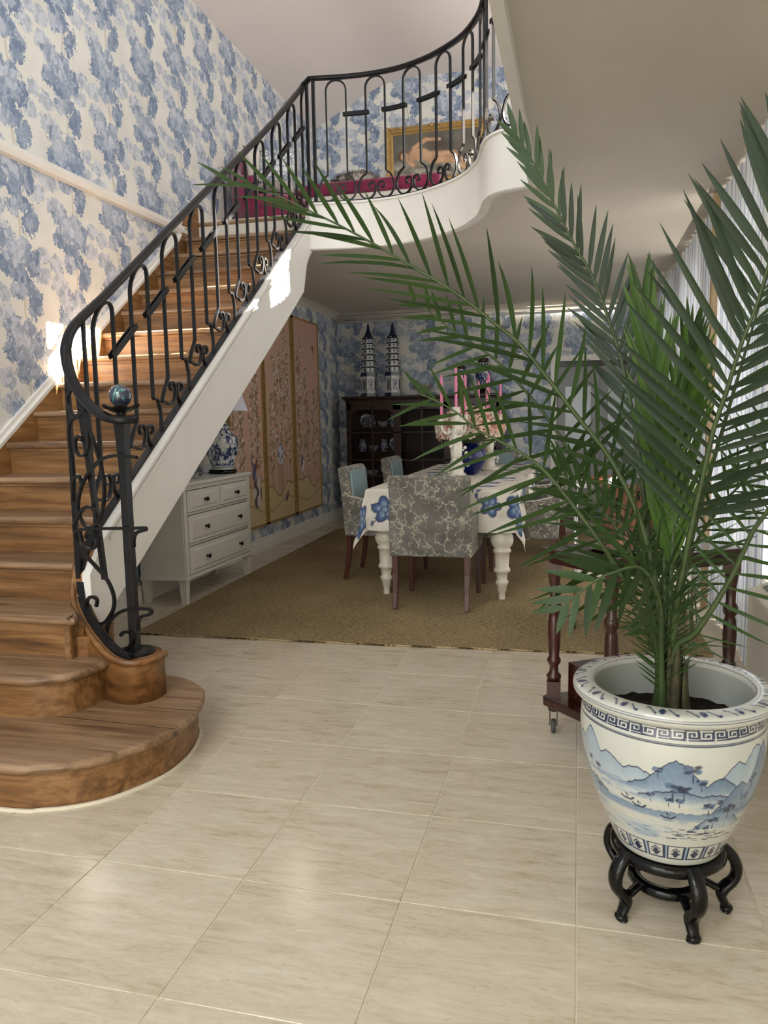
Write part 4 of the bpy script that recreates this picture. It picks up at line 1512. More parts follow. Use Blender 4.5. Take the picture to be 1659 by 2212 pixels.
# ---- upholstered dining chairs
M = Mat('crackle_velvet', 0.75, 0, 0.3)
v = M.coord()
wn = M.n('ShaderNodeTexNoise')
M.l(v, wn.inputs['Vector'])
wn.inputs['Scale'].default_value = 20.0
wn.inputs['Detail'].default_value = 3
va = M.n('ShaderNodeVectorMath')
va.operation = 'MULTIPLY_ADD'
M.l(wn.outputs['Color'], va.inputs[0])
va.inputs[1].default_value = (0.08, 0.08, 0.08)
M.l(v, va.inputs[2])
wv = va.outputs[0]
ed = M.voro(wv, 14.0, 'DISTANCE_TO_EDGE', 1.0)
ed2 = M.voro(wv, 33.0, 'DISTANCE_TO_EDGE', 1.0)
brk = M.noise(v, 14.0, 1)
line = (1.0 - ed.step(0.022, 0.050)) * brk.step(0.40, 0.46)
line2 = (1.0 - ed2.step(0.025, 0.06)) * M.noise(v, 11.0, 1).step(0.56, 0.60)
ln = line.max(line2)
base = M.ramp(M.noise(v, 7.0, 3), [(0.3, hx('605e57')), (0.7, hx('7d7b75'))])
M.col(M.mix(ln, base, hx('b3ab99')))
M.bump(ln, 0.25, 0.004)
M.b.inputs['Sheen Weight'].default_value = 0.15
m_crack = M.m
M = Mat('blue_linen', 0.8, 0, 0.3)
v = M.coord()
lw = M.noise(M.mapping(v, (220, 220, 40)), 1.0, 2) * 0.5 + M.noise(M.mapping(v, (40, 40, 260)), 1.0, 2) * 0.5
M.col(M.ramp(lw, [(0.35, hx('7f959c')), (0.65, hx('a3b8bd'))]))
M.bump(lw, 0.3, 0.003)
m_linen = M.m
m_piping = plain('cream_piping', hx('cfc8b8'), 0.8, var=0.08, scale=60)


def make_chair(label):
    t = thing('dining_chair', label, 'chair', group='upholstered dining chairs')
    W = 0.265
    # outer back
    mb = MB()
    vs = []
    for (y, z, w) in ((-0.285, 0.36, 0.245), (-0.305, 0.62, 0.258), (-0.335, 0.875, 0.270), (-0.325, 0.893, 0.268), (-0.275, 0.893, 0.266), (-0.258, 0.875, 0.266), (-0.225, 0.62, 0.254), (-0.215, 0.36, 0.245)):
        vs += [(-w, y, z), (w, y, z)]
    n = 8
    fs = [(2 * i, 2 * i + 1, 2 * ((i + 1) % n) + 1, 2 * ((i + 1) % n)) for i in range(n)]
    fs += [tuple(2 * i for i in range(n)), tuple(2 * i + 1 for i in range(n - 1, -1, -1))]
    mb.add(vs, fs)
    mb.build('back_cover', m_crack, t, bevel=0.014, seg=3)
    MB().add([(-0.205, -0.222, 0.47), (0.205, -0.222, 0.47), (0.222, -0.252, 0.865), (-0.222, -0.252, 0.865), (-0.205, -0.20, 0.47), (0.205, -0.20, 0.47), (0.222, -0.238, 0.865), (-0.222, -0.238, 0.865)],
             [(0, 3, 2, 1), (4, 5, 6, 7), (0, 1, 5, 4), (1, 2, 6, 5), (2, 3, 7, 6), (3, 0, 4, 7)]).build('backrest', m_linen, t, bevel=0.01, seg=3)
    for s in (-1, 1):
        pts = [(-0.285, 0.36), (-0.30, 0.62), (-0.285, 0.70), (-0.235, 0.665), (-0.12, 0.640), (0.10, 0.625), (0.24, 0.615), (0.275, 0.59), (0.285, 0.36)]
        xa, xb = (s * 0.272, s * 0.222)
        n = len(pts)
        vs = [(xa, p[0], p[1]) for p in pts] + [(xb, p[0], p[1]) for p in pts]
        mb = MB().add(vs, [tuple(range(n)), tuple(range(2 * n - 1, n - 1, -1))] + [(i, (i + 1) % n, n + (i + 1) % n, n + i) for i in range(n)])
        ao = mb.build('armrest', m_crack, t, bevel=0.012, seg=3)
        MB().sweep([(s * 0.247, p[0], p[1] + 0.002) for p in pts[2:8]], rect(0.044, 0.006), up=(0, 0, 1)).build('arm_top', m_piping, ao)
    MB().box(-0.222, 0.222, -0.215, 0.28, 0.36, 0.42).build('seat_frame', m_crack, t, bevel=0.008)
    MB().box(-0.22, 0.22, -0.205, 0.288, 0.42, 0.485).build('seat', m_linen, t, bevel=0.025, seg=4)
    for (x, y, r) in ((-0.238, -0.255, -1), (0.238, -0.255, -1), (-0.245, 0.255, 1), (0.245, 0.255, 1)):
        if r < 0:
            path = [(x, y, 0.37), (x, y - 0.004, 0.24), (x, y - 0.02, 0.11), (x, y - 0.042, 0.012)]
        else:
            path = [(x, y, 0.37), (x, y, 0.012)]
        MB().sweep(path, rect(0.040, 0.040), up=(0, 1, 0), scale=[1.0, 0.95, 0.85, 0.75] if r < 0 else [1, 0.75]).build('leg', m_legwood, t, bevel=0.003)
    return t


def copy_tree(o, parent=None):
    c = o.copy()
    C.objects.link(c)
    c.parent = parent
    for ch in list(o.children):
        copy_tree(ch, c)
    return c


chair0 = make_chair('grey crackle-patterned armchair with its back to the viewer at the table head')
chair0.location = (-0.925, 5.13, 0.012)
for (x, y, rz, lab) in ((-1.475, 5.95, -PI / 2, 'grey armchair with blue seat, near one on the stair side of the table'),
                        (-1.47, 7.28, -PI / 2, 'grey armchair with blue seat, far one on the stair side of the table'),
                        (-0.425, 5.95, PI / 2, 'grey armchair with blue seat, near one on the window side of the table'),
                        (-0.40, 7.30, PI / 2, 'grey armchair with blue seat, far one on the window side of the table'),
                        (-0.90, 8.30, PI, 'grey armchair with blue seat at the far end of the table, facing the viewer')):
    c = copy_tree(chair0)
    c.location = (x, y, 0.012)
    c.rotation_euler = (0, 0, rz)
    c['label'] = lab

# ---- cobalt vase with roses
va_ = MB().lathe([(0.0, 0.0), (0.055, 0.0), (0.065, 0.008), (0.10, 0.05), (0.130, 0.11), (0.136, 0.15), (0.125, 0.20), (0.09, 0.24), (0.06, 0.255), (0.062, 0.27), (0.055, 0.27), (0.05, 0.25), (0.0, 0.24)], 40).build('flower_vase', m_cobalt)
va_.location = (-0.90, 6.62, 0.785)
tag(va_, 'round cobalt blue glazed vase holding the roses', 'vase')
m_rose = []
for nm, a, b in (('rose_blush', 'e2bfa9', 'efd8c9'), ('rose_cream', 'ecdcc9', 'f5ece0'), ('rose_pink', 'd9a893', 'e9c6b4')):
    M = Mat(nm, 0.7, 0, 0.3)
    M.col(M.ramp(M.noise(M.coord(), 60.0, 2), [(0.3, hx(a)), (0.7, hx(b))]))
    m_rose.append(M.m)


def rose_mesh(seed, mat):
    rg = random.Random(seed)
    mb = MB()
    for ring, (n, r0, r1, h, tilt) in enumerate([(3, 0.004, 0.010, 0.034, 0.1), (4, 0.008, 0.018, 0.034, 0.3), (5, 0.012, 0.027, 0.031, 0.55), (6, 0.014, 0.036, 0.024, 0.9)]):
        for k in range(n):
            a0 = 2 * PI * k / n + ring * 0.7 + rg.uniform(-.1, .1)
            wd = 2 * PI / n * 0.72
            vs, fs = [], []
            for i in range(4):
                t = i / 3
                r = r0 + (r1 - r0) * t ** 1.2
                z = h * t - tilt * 0.012 * t * t
                for j in range(5):
                    q = (j - 2) / 2
                    a = a0 + q * wd * (0.55 + 0.45 * math.sin(PI * min(t + 0.25, 1)))
                    zz = z - (q * q) * 0.007 * t
                    rr_ = r * (1 - 0.12 * q * q) + (0.004 * t * t if ring > 1 else -0.002 * t)
                    vs.append((rr_ * math.cos(a), rr_ * math.sin(a), zz))
            for i in range(3):
                for j in range(4):
                    fs.append((i * 5 + j, i * 5 + j + 1, i * 5 + j + 6, i * 5 + j + 5))
            mb.add(vs, fs, True)
    me = mb.mesh('rose')
    me.materials.append(mat)
    return me


rm_ = [rose_mesh(k, m_rose[k]) for k in range(3)]
rg = random.Random(3)
NR = 64
for k in range(NR):
    # points on the upper and side part of a flattened ball
    zf = 1 - 1.42 * (k + 0.5) / NR
    ph = k * 2.39996
    rad = math.sqrt(max(0, 1 - zf * zf))
    dirv = Vector((rad * math.cos(ph), rad * math.sin(ph), zf))
    pos = Vector((-0.90 + dirv.x * 0.265, 6.62 + dirv.y * 0.265, 1.175 + dirv.z * 0.155 + rg.uniform(-.008, .008)))
    o = inst('rose', rm_[rg.randrange(3)], None)
    o.matrix_world = Matrix.Translation(pos) @ dirv.to_track_quat('Z', 'Y').to_matrix().to_4x4() @ Matrix.Rotation(rg.uniform(0, 6), 4, 'Z') @ Matrix.Scale(rg.uniform(1.2, 1.5), 4)
    tag(o, 'blush rose in the bouquet of the cobalt vase', 'flower', 'roses in the cobalt vase')
m_stem = plain('green_stem', hx('46552f'), 0.6, var=0.2)
mb = MB()
for k in range(14):
    a = k * 2.4
    mb.tube([(-0.90 + 0.03 * math.cos(a), 6.62 + 0.03 * math.sin(a), 1.0), (-0.90 + 0.10 * math.cos(a), 6.62 + 0.10 * math.sin(a), 1.17)], 0.004, 5)
mb.sphere((-0.90, 6.62, 1.16), 0.19, 16, 10, (1, 1, 0.62))
tag(mb.build('rose_foliage', m_stem), 'green stems and leaves under the roses in the cobalt vase', 'foliage')

# ---- porcelain candelabra and pink candles
M = Mat('flowered_porcelain', 0.25, 0, 0.5, 0.4)
v = M.coord()
vc = M.voro(v, 55.0, out='Color')
sp_ = M.n('ShaderNodeSeparateColor')
M.l(vc, sp_.inputs[0])
hue = M.ramp(X(M.nt, sp_.outputs[0]), [(0.0, hx('c98fa0')), (0.3, hx('e0cfa0')), (0.5, hx('8fa694')), (0.7, hx('d9a48e')), (1.0, hx('b7a2c4'))])
fm = (1.0 - M.voro(v, 55.0).step(0.18, 0.34)) * M.noise(v, 18.0).step(0.42, 0.56)
M.col(M.mix(fm, hx('e3ddcf'), hue))
M.bump(fm, 0.6, 0.01)
m_fporc = M.m
m_candle = plain('pink_candle_wax', hx('dd83a2'), 0.45, var=0.06)


def candelabra(x, y, s, label, arms, rz):
    t = thing('candelabra', label, 'candelabra', (x, y, 0.784), rz, 'porcelain candelabra on the dining table')
    MB().lathe([(0.0, 0.0), (0.10, 0.0), (0.105, 0.012), (0.08, 0.03), (0.058, 0.05), (0.055, 0.10), (0.075, 0.115), (0.075, 0.125), (0.05, 0.13), (0.045, 0.16)], 20).build('base', m_fporc, t)
    MB().lathe([(0.042, 0.155), (0.046, 0.20), (0.05, 0.26), (0.042, 0.31), (0.06, 0.335), (0.035, 0.36), (0.03, 0.42), (0.045, 0.45), (0.024, 0.50), (0.05, 0.525), (0.03, 0.54), (0.034, 0.57)], 20).build('stem', m_fporc, t)
    fl_ = MB()
    rg2 = random.Random(int(x * 100))
    for k in range(26):
        a, z = rg2.uniform(0, 6.28), rg2.uniform(0.02, 0.40)
        r = 0.09 - 0.10 * min(z, 0.3) + 0.008
        fl_.sphere((r * math.cos(a), r * math.sin(a), z), rg2.uniform(0.010, 0.018), 7, 5)
    tag(fl_.build('applied_flowers', m_fporc, t), kind='stuff')
    cups = [((0.0, 0.0), 0.57)]
    for k in range(arms):
        a = 2 * PI * k / arms + 0.3
        e = (0.115 * math.cos(a), 0.115 * math.sin(a))
        path = catmull([(0.02 * math.cos(a), 0.02 * math.sin(a), 0.40), (0.06 * math.cos(a), 0.06 * math.sin(a), 0.36), (0.105 * math.cos(a), 0.105 * math.sin(a), 0.385), (e[0], e[1], 0.43), (e[0], e[1], 0.45)], 4)
        ao = MB().tube(path, 0.012, 8).build('arm', m_fporc, t)
        MB().lathe([(0.0, 0.44), (0.032, 0.445), (0.040, 0.455), (0.02, 0.462), (0.018, 0.49), (0.024, 0.51), (0.010, 0.51), (0.0, 0.5)], 14, (e[0], e[1], 0)).build('drip_cup', m_fporc, ao)
        cups.append((e, 0.505))
    res = []
    for (e, z) in cups:
        R_ = Matrix.Rotation(rz, 3, 'Z') @ Vector((e[0], e[1], 0))
        res.append((x + R_.x, y + R_.y, 0.784 + z))
    return res


cups = candelabra(-0.93, 6.02, 1, 'flower-encrusted porcelain candelabra in front of the cobalt vase', 3, 0.75)
cups2 = candelabra(-0.80, 7.12, 1, 'flower-encrusted porcelain candelabra behind the rose bouquet', 3, 0.2)
cme = MB().lathe([(0.0115, 0.0), (0.0115, 0.29), (0.009, 0.305), (0.003, 0.325), (0.0, 0.326)], 8, smooth=False).mesh('candle')
cme.materials.append(m_candle)
for gi, cc_ in enumerate((cups, cups2)):
    order = sorted(range(1, len(cc_)), key=lambda k: cc_[k][0])
    wh = 'front' if gi == 0 else 'rear'
    for k, p in enumerate(cc_):
        o = inst('candle', cme, None, Matrix.Translation((p[0], p[1], p[2] - 0.006)))
        if k == 0:
            lab = 'tall pink candle in the middle of the %s candelabra' % wh
        else:
            lab = 'pink candle on the %s arm of the %s candelabra' % (('leftmost', 'inner', 'rightmost')[order.index(k)], wh)
        tag(o, lab, 'candle', wh + ' candelabra candles')

# ---- glazed display cabinet on the end wall
cx0, cx1, cy0, cy1 = -2.80, -0.88, 9.22, 9.60
cb = thing('display_cabinet', 'dark mahogany glazed display cabinet along the dining end wall', 'cabinet', (-1.84, 9.41, 0))
L = Matrix.Translation((1.84, -9.41, 0))
bd = MB().box(cx0, cx1, cy1 - 0.02, cy1, 0.14, 1.50).box(cx0, cx0 + 0.03, cy0, cy1, 0.14, 1.50).box(cx1 - 0.03, cx1, cy0, cy1, 0.14, 1.50).box(cx0, cx1, cy0, cy1, 0.14, 0.20).box(cx0, cx1, cy0, cy1, 1.46, 1.50)
bd.box(-2.17, -2.13, cy0, cy1, 0.2, 1.46).box(-1.55, -1.51, cy0, cy1, 0.2, 1.46)
part(bd, 'carcass', m_darkcab, cb, L)
part(MB().box(cx0 - 0.02, cx1 + 0.02, cy0 - 0.02, cy1 + 0.01, 1.50, 1.52).box(cx0 - 0.04, cx1 + 0.04, cy0 - 0.04, cy1 + 0.01, 1.52, 1.55), 'cornice', m_darkcab, cb, L, bevel=0.008)
for z in (0.55, 0.86, 1.16):
    part(MB().box(cx0 + 0.03, cx1 - 0.03, cy0 + 0.05, cy1 - 0.02, z, z + 0.012), 'shelf', m_darkcab, cb, L)
for x in (cx0 + 0.05, -1.84, cx1 - 0.05):
    mk = Matrix.Translation((x, cy0 + 0.05, 0))
    part(MB().lathe([(0.03, 0.0), (0.036, 0.02), (0.022, 0.04), (0.04, 0.075), (0.03, 0.11), (0.035, 0.14)], 14, M=mk), 'foot', m_darkcab, cb, L)
for (a, b) in ((cx0 + 0.02, -2.15), (-2.15, -1.53), (-1.53, cx1 - 0.02)):
    dm = MB()
    t = 0.045
    for (p, q, r, s_) in ((a, a + t, 0.2, 1.46), (b - t, b, 0.2, 1.46), (a, b, 0.2, 0.2 + t), (a, b, 1.46 - t - 0.03, 1.46), ((a + b) / 2 - 0.008, (a + b) / 2 + 0.008, 0.2, 1.43), (a, b, 0.76, 0.775), (a, b, 1.10, 1.115)):
        dm.box(p, q, cy0 - 0.012, cy0 + 0.01, r, s_)
    # shaped spandrels under the top rail
    for (sx, s) in ((a + t, 1), (b - t, -1)):
        poly = [(sx, 1.385), (sx, 1.28)] + [(sx + s * 0.09 * (1 - math.cos(q)), 1.28 + 0.105 * math.sin(q)) for q in (0.3, 0.7, 1.1, 1.5)]
        n = len(poly)
        vs = [(p[0], cy0 - 0.01, p[1]) for p in poly] + [(p[0], cy0 + 0.006, p[1]) for p in poly]
        dm.add(vs, [tuple(range(n)), tuple(range(2 * n - 1, n - 1, -1))] + [(i, (i + 1) % n, n + (i + 1) % n, n + i) for i in range(n)])
    do = part(dm, 'door', m_darkcab, cb, L)
    part(MB().box(a + t, b - t, cy0 - 0.002, cy0 + 0.001, 0.24, 1.42), 'pane', m_glass, do, L)
# china on the shelves
rg = random.Random(12)
pl_me = None
kinds = ['plate', 'bowl', 'jug']
names = {'plate': 'blue and white plate standing in the display cabinet', 'bowl': 'small blue and white bowl in the display cabinet', 'jug': 'small blue and white jug in the display cabinet'}


def china(kind, seed):
    if kind == 'plate':
        return painted_lathe('plate', [(0.002, 0.0), (0.05, 0.0), (0.06, 0.006), (0.085, 0.014)], 40, 16, jar_paint(seed, 0.5, 0.0, 2.0), m_bw)
    if kind == 'bowl':
        return painted_lathe('bowl', [(0.03, 0.0), (0.034, 0.01), (0.06, 0.035), (0.07, 0.07)], 40, 20, jar_paint(seed, 0.48, 0.05, 2.0), m_bw)
    return painted_lathe('jug', [(0.03, 0.0), (0.05, 0.04), (0.05, 0.08), (0.032, 0.12), (0.036, 0.15)], 40, 24, jar_paint(seed, 0.48, 0.05, 2.0), m_bw)


protos = {}
for x in (-2.62, -2.50, -2.36, -2.24, -1.36, -1.22, -1.06):
    for z in (0.562, 0.872, 1.172):
        kd = kinds[rg.randrange(3)]
        if kd not in protos:
            o = protos[kd] = china(kd, rg.randrange(90))
            tag(o, names[kd], kd, 'china in the display cabinet')
        else:
            o = protos[kd].copy()
            C.objects.link(o)
        o['label'] = names[kd].replace('in the display cabinet', 'on the %s shelf of the display cabinet' % {0.562: 'bottom', 0.872: 'middle', 1.172: 'top'}[z])
        if kd == 'plate':
            o.matrix_world = Matrix.Translation((x, 9.52, z + 0.085)) @ Matrix.Rotation(PI / 2 - 0.2, 4, 'X')
        else:
            o.matrix_world = Matrix.Translation((x + rg.uniform(-.02, .02), 9.36, z))

# ---- pagodas, bowl and jars on top of the cabinet
m_pagw = Mat('pagoda_white', 0.3, 0, 0.5, 0.3)
pv = m_pagw.coord()
pn = (1.0 - m_pagw.voro(pv, 60.0).step(0.28, 0.36)) * m_pagw.noise(pv, 22.0).step(0.44, 0.5)
m_pagw.col(m_pagw.mix(pn, hx('d8d8d2'), hx('3a4566')))
m_pagw = m_pagw.m


def hexp(r, rot=PI / 6): return [(r * math.cos(rot + k * PI / 3), r * math.sin(rot + k * PI / 3)) for k in range(6)]


def pagoda(label):
    t = thing('porcelain_pagoda', label, 'pagoda', group='pagodas on the cabinet')
    MB().prism(hexp(0.118), 0.0, 0.022).prism(hexp(0.104), 0.022, 0.04).build('base', m_inkblue, t)
    b = MB().prism(hexp(0.090), 0.04, 0.235).build('lower_storey', m_pagw, t)
    lat = MB()
    for k in range(6):
        a = k * PI / 3
        Mk = Matrix.Rotation(a, 4, 'Z')
        for (y0, y1, z0, z1) in ((-0.028, -0.022, 0.075, 0.20), (0.022, 0.028, 0.075, 0.20), (-0.028, 0.028, 0.075, 0.082), (-0.028, 0.028, 0.193, 0.20), (-0.003, 0.003, 0.075, 0.20), (-0.028, 0.028, 0.134, 0.141)):
            lat.box(0.0785, 0.0815, y0, y1, z0, z1, Mk)
        for s_ in (-1, 1):
            lat.sweep([(0.08, -0.025, 0.137 - s_ * 0.055), (0.08, 0.025, 0.137 + s_ * 0.055)], rect(0.003, 0.005), up=(0, 1, 0), M=Mk)
    lat.build('lattice', m_inkblue, b)
    z = 0.235
    r = 0.112
    MB().prism(hexp(r), z, z + 0.02).prism(hexp(r * 0.95), z + 0.02, z + 0.045).build('balcony', m_inkblue, t)
    z += 0.04
    hts = [0.078, 0.074, 0.070, 0.066, 0.062, 0.058]
    for i, h in enumerate(hts):
        rb = 0.080 - i * 0.0048
        MB().prism(hexp(rb), z, z + h - 0.014).build('storey', m_pagw, t)
        win = MB()
        for k in range(6):
            Mk = Matrix.Rotation(k * PI / 3, 4, 'Z')
            win.box(rb * 0.866 - 0.001, rb * 0.866 + 0.002, -0.012, 0.012, z + 0.012, z + h - 0.026, Mk)
        win.build('window', m_inkblue, t)
        ro = rb + 0.028
        vs = [(p[0], p[1], z + h - 0.020 + 0.006) for p in hexp(ro)] + [(p[0], p[1], z + h) for p in hexp(rb * 0.97)] + [(p[0], p[1], z + h - 0.020) for p in hexp(ro * 0.96)]
        fs = [(k, (k + 1) % 6, 6 + (k + 1) % 6, 6 + k) for k in range(6)] + [(12 + k, 12 + (k + 1) % 6, (k + 1) % 6, k) for k in range(6)] + [tuple(range(17, 11, -1))]
        eo = MB().add(vs, fs).build('eaves', m_inkblue, t)
        tips = MB()
        for p in hexp(ro + 0.003):
            tips.sphere((p[0], p[1], z + h - 0.006), 0.0085, 7, 5)
        tips.build('eaves_tips', m_porc, eo)
        z += h
    MB().lathe([(0.082, 0.0), (0.074, 0.006), (0.05, 0.03), (0.034, 0.065), (0.022, 0.10), (0.016, 0.118), (0.022, 0.124), (0.012, 0.135), (0.016, 0.148), (0.010, 0.16), (0.0, 0.175)], 6, (0, 0, z - 0.006), smooth=False).build('spire', m_inkblue, t)
    return t


pg = pagoda('tall blue and white porcelain pagoda on the cabinet, nearer the room corner')
pg.location = (-2.545, 9.40, 1.551)
pg.scale = (0.98, 0.98, 1.06)
p2 = copy_tree(pg)
p2.location = (-2.235, 9.40, 1.551)
p2['label'] = 'tall blue and white porcelain pagoda on the cabinet, beside the shallow bowl'
M = Mat('aged_stone_bowl', 0.6)
M.col(M.ramp(M.noise(M.coord(), 40.0, 4), [(0.35, hx('6a6257')), (0.65, hx('b9b0a0'))]))
bo = MB().lathe([(0.0, 0.0), (0.05, 0.0), (0.055, 0.01), (0.03, 0.03), (0.06, 0.06), (0.11, 0.10), (0.125, 0.13), (0.118, 0.13), (0.09, 0.09), (0.0, 0.06)], 28).build('footed_bowl', M.m)
bo.location = (-1.87, 9.40, 1.551)
tag(bo, 'footed stone-coloured bowl on the cabinet beside a pagoda', 'bowl')
for (x, sc, lab, sd) in ((-1.385, 0.9, 'blue and white ginger jar on a dark stand, behind the tall candle', 31), (-1.12, 1.12, 'large blue and white ginger jar with dark lid, at the window end of the cabinet', 44)):
    t = thing('ginger_jar', lab, 'jar', (x, 9.40, 1.551))
    MB().lathe([(0.0, 0.0), (0.07 * sc, 0.0), (0.075 * sc, 0.02), (0.05 * sc, 0.04), (0.06 * sc, 0.07), (0.0, 0.072)], 20).build('stand', m_black, t)
    painted_lathe('jar', [(0.05 * sc, 0.07), (0.06 * sc, 0.10), (0.085 * sc, 0.17 * sc + .02), (0.092 * sc, 0.22 * sc + .02), (0.075 * sc, 0.27 * sc + .02), (0.05 * sc, 0.295 * sc + .02), (0.05 * sc, 0.315 * sc + .02)], 80, 60, jar_paint(sd, 0.40), m_bw, t)
    MB().lathe([(0.058 * sc, 0.0), (0.06 * sc, 0.03 * sc), (0.05 * sc, 0.045 * sc), (0.0, 0.05 * sc)], 20, (0, 0, 0.315 * sc + .02)).build('lid', m_mahog, t)
t = thing('wall_vase', 'slim blue and white vase on a wall bracket above the cabinet end', 'vase', (-0.735, 9.56, 2.02))
MB().box(-0.07, 0.07, -0.08, 0.09, -0.02, 0.0).prism([(-0.05, 0.09), (-0.05, -0.04), (0.05, -0.04), (0.05, 0.09)], -0.06, -0.02).build('bracket', m_porc, t, bevel=0.005)
painted_lathe('vase_body', [(0.03, 0.0), (0.045, 0.03), (0.05, 0.09), (0.03, 0.15), (0.024, 0.20), (0.04, 0.25)], 60, 50, jar_paint(61, 0.42, 0.05, 0.9), m_bw, t)

# ---- heating pipes under the dining ceiling
for z, lab in ((2.565, 'upper white heating pipe along the dining end wall'), (2.505, 'lower white heating pipe along the dining end wall')):
    o = MB().tube([(XL + 0.02, 9.60, z), (XR - 0.1, 9.60, z)], 0.017, 10).build('heating_pipe', m_trimwhite)
    tag(o, lab, 'pipe')

# ================================================================== WINDOW SIDE
# ---- striped voile curtains
def curtain_mat(name, tint):
    m = bpy.data.materials.new(name)
    m.use_nodes = True
    nt = m.node_tree
    nt.nodes.clear()
    H = Mat.__new__(Mat)
    H.m, H.nt = m, nt
    out = nt.nodes.new('ShaderNodeOutputMaterial')
    uvn = nt.nodes.new('ShaderNodeAttribute')
    uvn.attribute_name = 'cloth'
    x, y, z = H.sep(uvn.outputs['Vector'])
    s1 = (x * 34.0).fract()
    wide = s1.lt(0.30)
    fine = (x * 150.0).fract().lt(0.32)
    wv_ = H.noise(uvn.outputs['Vector'], 90.0, 2) * 0.3
    blue = (wide * 0.75 + fine * 0.35 * s1.gt(0.55)).min(1.0)
    col = H.mix(blue, hx('eef0f3'), hx(tint))
    col = H.mix(wv_, col, hx('d9dde6'))
    d = nt.nodes.new('ShaderNodeBsdfDiffuse')
    t = nt.nodes.new('ShaderNodeBsdfTranslucent')
    mx = nt.nodes.new('ShaderNodeMixShader')
    mx.inputs[0].default_value = 0.16
    nt.links.new(col, d.inputs[0])
    nt.links.new(col, t.inputs[0])
    nt.links.new(d.outputs[0], mx.inputs[1])
    nt.links.new(t.outputs[0], mx.inputs[2])
    nt.links.new(mx.outputs[0], out.inputs[0])
    return m


m_curt = curtain_mat('striped_voile', '8d9dbd')


def curtain(y0, y1, x, zt, zb, label, seed, amp=0.035, folds=9):
    nu, nv = 150, 26
    rg = np.random.RandomState(seed)
    U, V = np.meshgrid(np.linspace(0, 1, nu), np.linspace(0, 1, nv))
    ph = rg.rand() * 6
    off = amp * np.sin(U * folds * 2 * PI + ph) * (0.75 + 0.35 * np.sin(U * 5 + ph)) + 0.012 * np.sin(U * folds * 4.6 * PI + 1)
    off = off * (0.85 + 0.25 * (1 - V))
    P = np.stack([x + off, y0 + (y1 - y0) * U + 0.01 * np.sin(V * 5 + U * 30), zb + (zt - zb) * V], -1).reshape(-1, 3)
    i, j = np.meshgrid(np.arange(nv - 1), np.arange(nu - 1), indexing='ij')
    F = np.stack([i * nu + j, i * nu + j + 1, (i + 1) * nu + j + 1, (i + 1) * nu + j], -1).reshape(-1, 4)
    me = mesh_np('curtain', P, F)
    a = me.attributes.new('cloth', 'FLOAT_VECTOR', 'POINT')
    buf = np.stack([U * (y1 - y0) * 1.7, V * (zt - zb), np.zeros_like(U)], -1).astype(np.float32)
    a.data.foreach_set('vector', buf.ravel())
    smooth_all(me)
    me.materials.append(m_curt)
    o = link(bpy.data.objects.new('curtain', me))
    return tag(o, label, 'curtain', 'striped curtains on the window wall')


curtain(4.0, 5.28, 0.845, 2.60, 0.01, 'blue and white striped voile curtain nearest the heater', 1, 0.028, 8)
curtain(5.38, 6.75, 0.85, 2.60, 0.01, 'blue and white striped voile curtain beyond the wooden window post', 2, 0.03, 9)
curtain(6.8, 8.1, 0.85, 2.60, 0.01, 'blue and white striped voile curtain, third from the heater', 3, 0.03, 8)
curtain(8.15, 9.5, 0.85, 2.60, 0.01, 'blue and white striped voile curtain in the far window corner', 4, 0.03, 8)
m_postwood = wood('pale_post_wood', hx('8c7353'), hx('b39a76'), hx('cdb792'), 'Z', 1.0, 0.5)
o = MB().box(0.79, 0.83, 5.26, 5.32, 0.0, 2.61).build('window_post', m_postwood, bevel=0.006)
tag(o, 'pale wooden post between two striped curtains', 'post')

# ---- white storage heater with a grille in its top
ht = thing('storage_heater', 'white storage heater with slatted top grille under the window wall', 'heater', (0.83, 2.75, 0))
MB().box(-0.12, 0.115, -0.75, 0.75, 0.03, 0.52).build('heater_case', m_white, ht, bevel=0.012)
mb = MB()
vs = [(-0.12, -0.75, 0.52), (-0.12, 0.75, 0.52), (0.115, 0.75, 0.62), (0.115, -0.75, 0.62), (0.115, -0.75, 0.52), (0.115, 0.75, 0.52)]
mb.add(vs, [(0, 1, 2, 3), (0, 3, 4), (1, 5, 2), (3, 2, 5, 4), (0, 4, 5, 1)])
mb.build('sloping_top', m_white, ht)
m_slat = plain('grey_grille', hx('8a8c8b'), 0.5, var=0.05)
slme = MB().box(-0.085, 0.085, -0.004, 0.004, 0, 0.008).mesh('grille_slat')
slme.materials.append(m_slat)
for k in range(46):
    inst('grille_slat', slme, ht, Matrix.Translation((0.0, -0.68 + k * 0.03, 0.573)) @ Matrix.Rotation(-0.402, 4, 'Y'))
MB().box(-0.10, -0.07, -0.6, -0.55, 0, 0.03).box(-0.10, -0.07, 0.55, 0.6, 0, 0.03).box(0.07, 0.1, -0.6, -0.55, 0, 0.03).box(0.07, 0.1, 0.55, 0.6, 0, 0.03).build('feet', m_white, ht)

# ---- mahogany drinks trolley
tr = thing('drinks_trolley', 'mahogany trolley with turned legs and castors behind the planter', 'trolley', (0.2, 3.1, 0))
ca, cb_, cc2, cd = (-0.085, 3.06), (0.125, 2.84), (0.575, 3.13), (0.365, 3.35)
cen = ((ca[0] + cc2[0]) / 2, (ca[1] + cc2[1]) / 2)


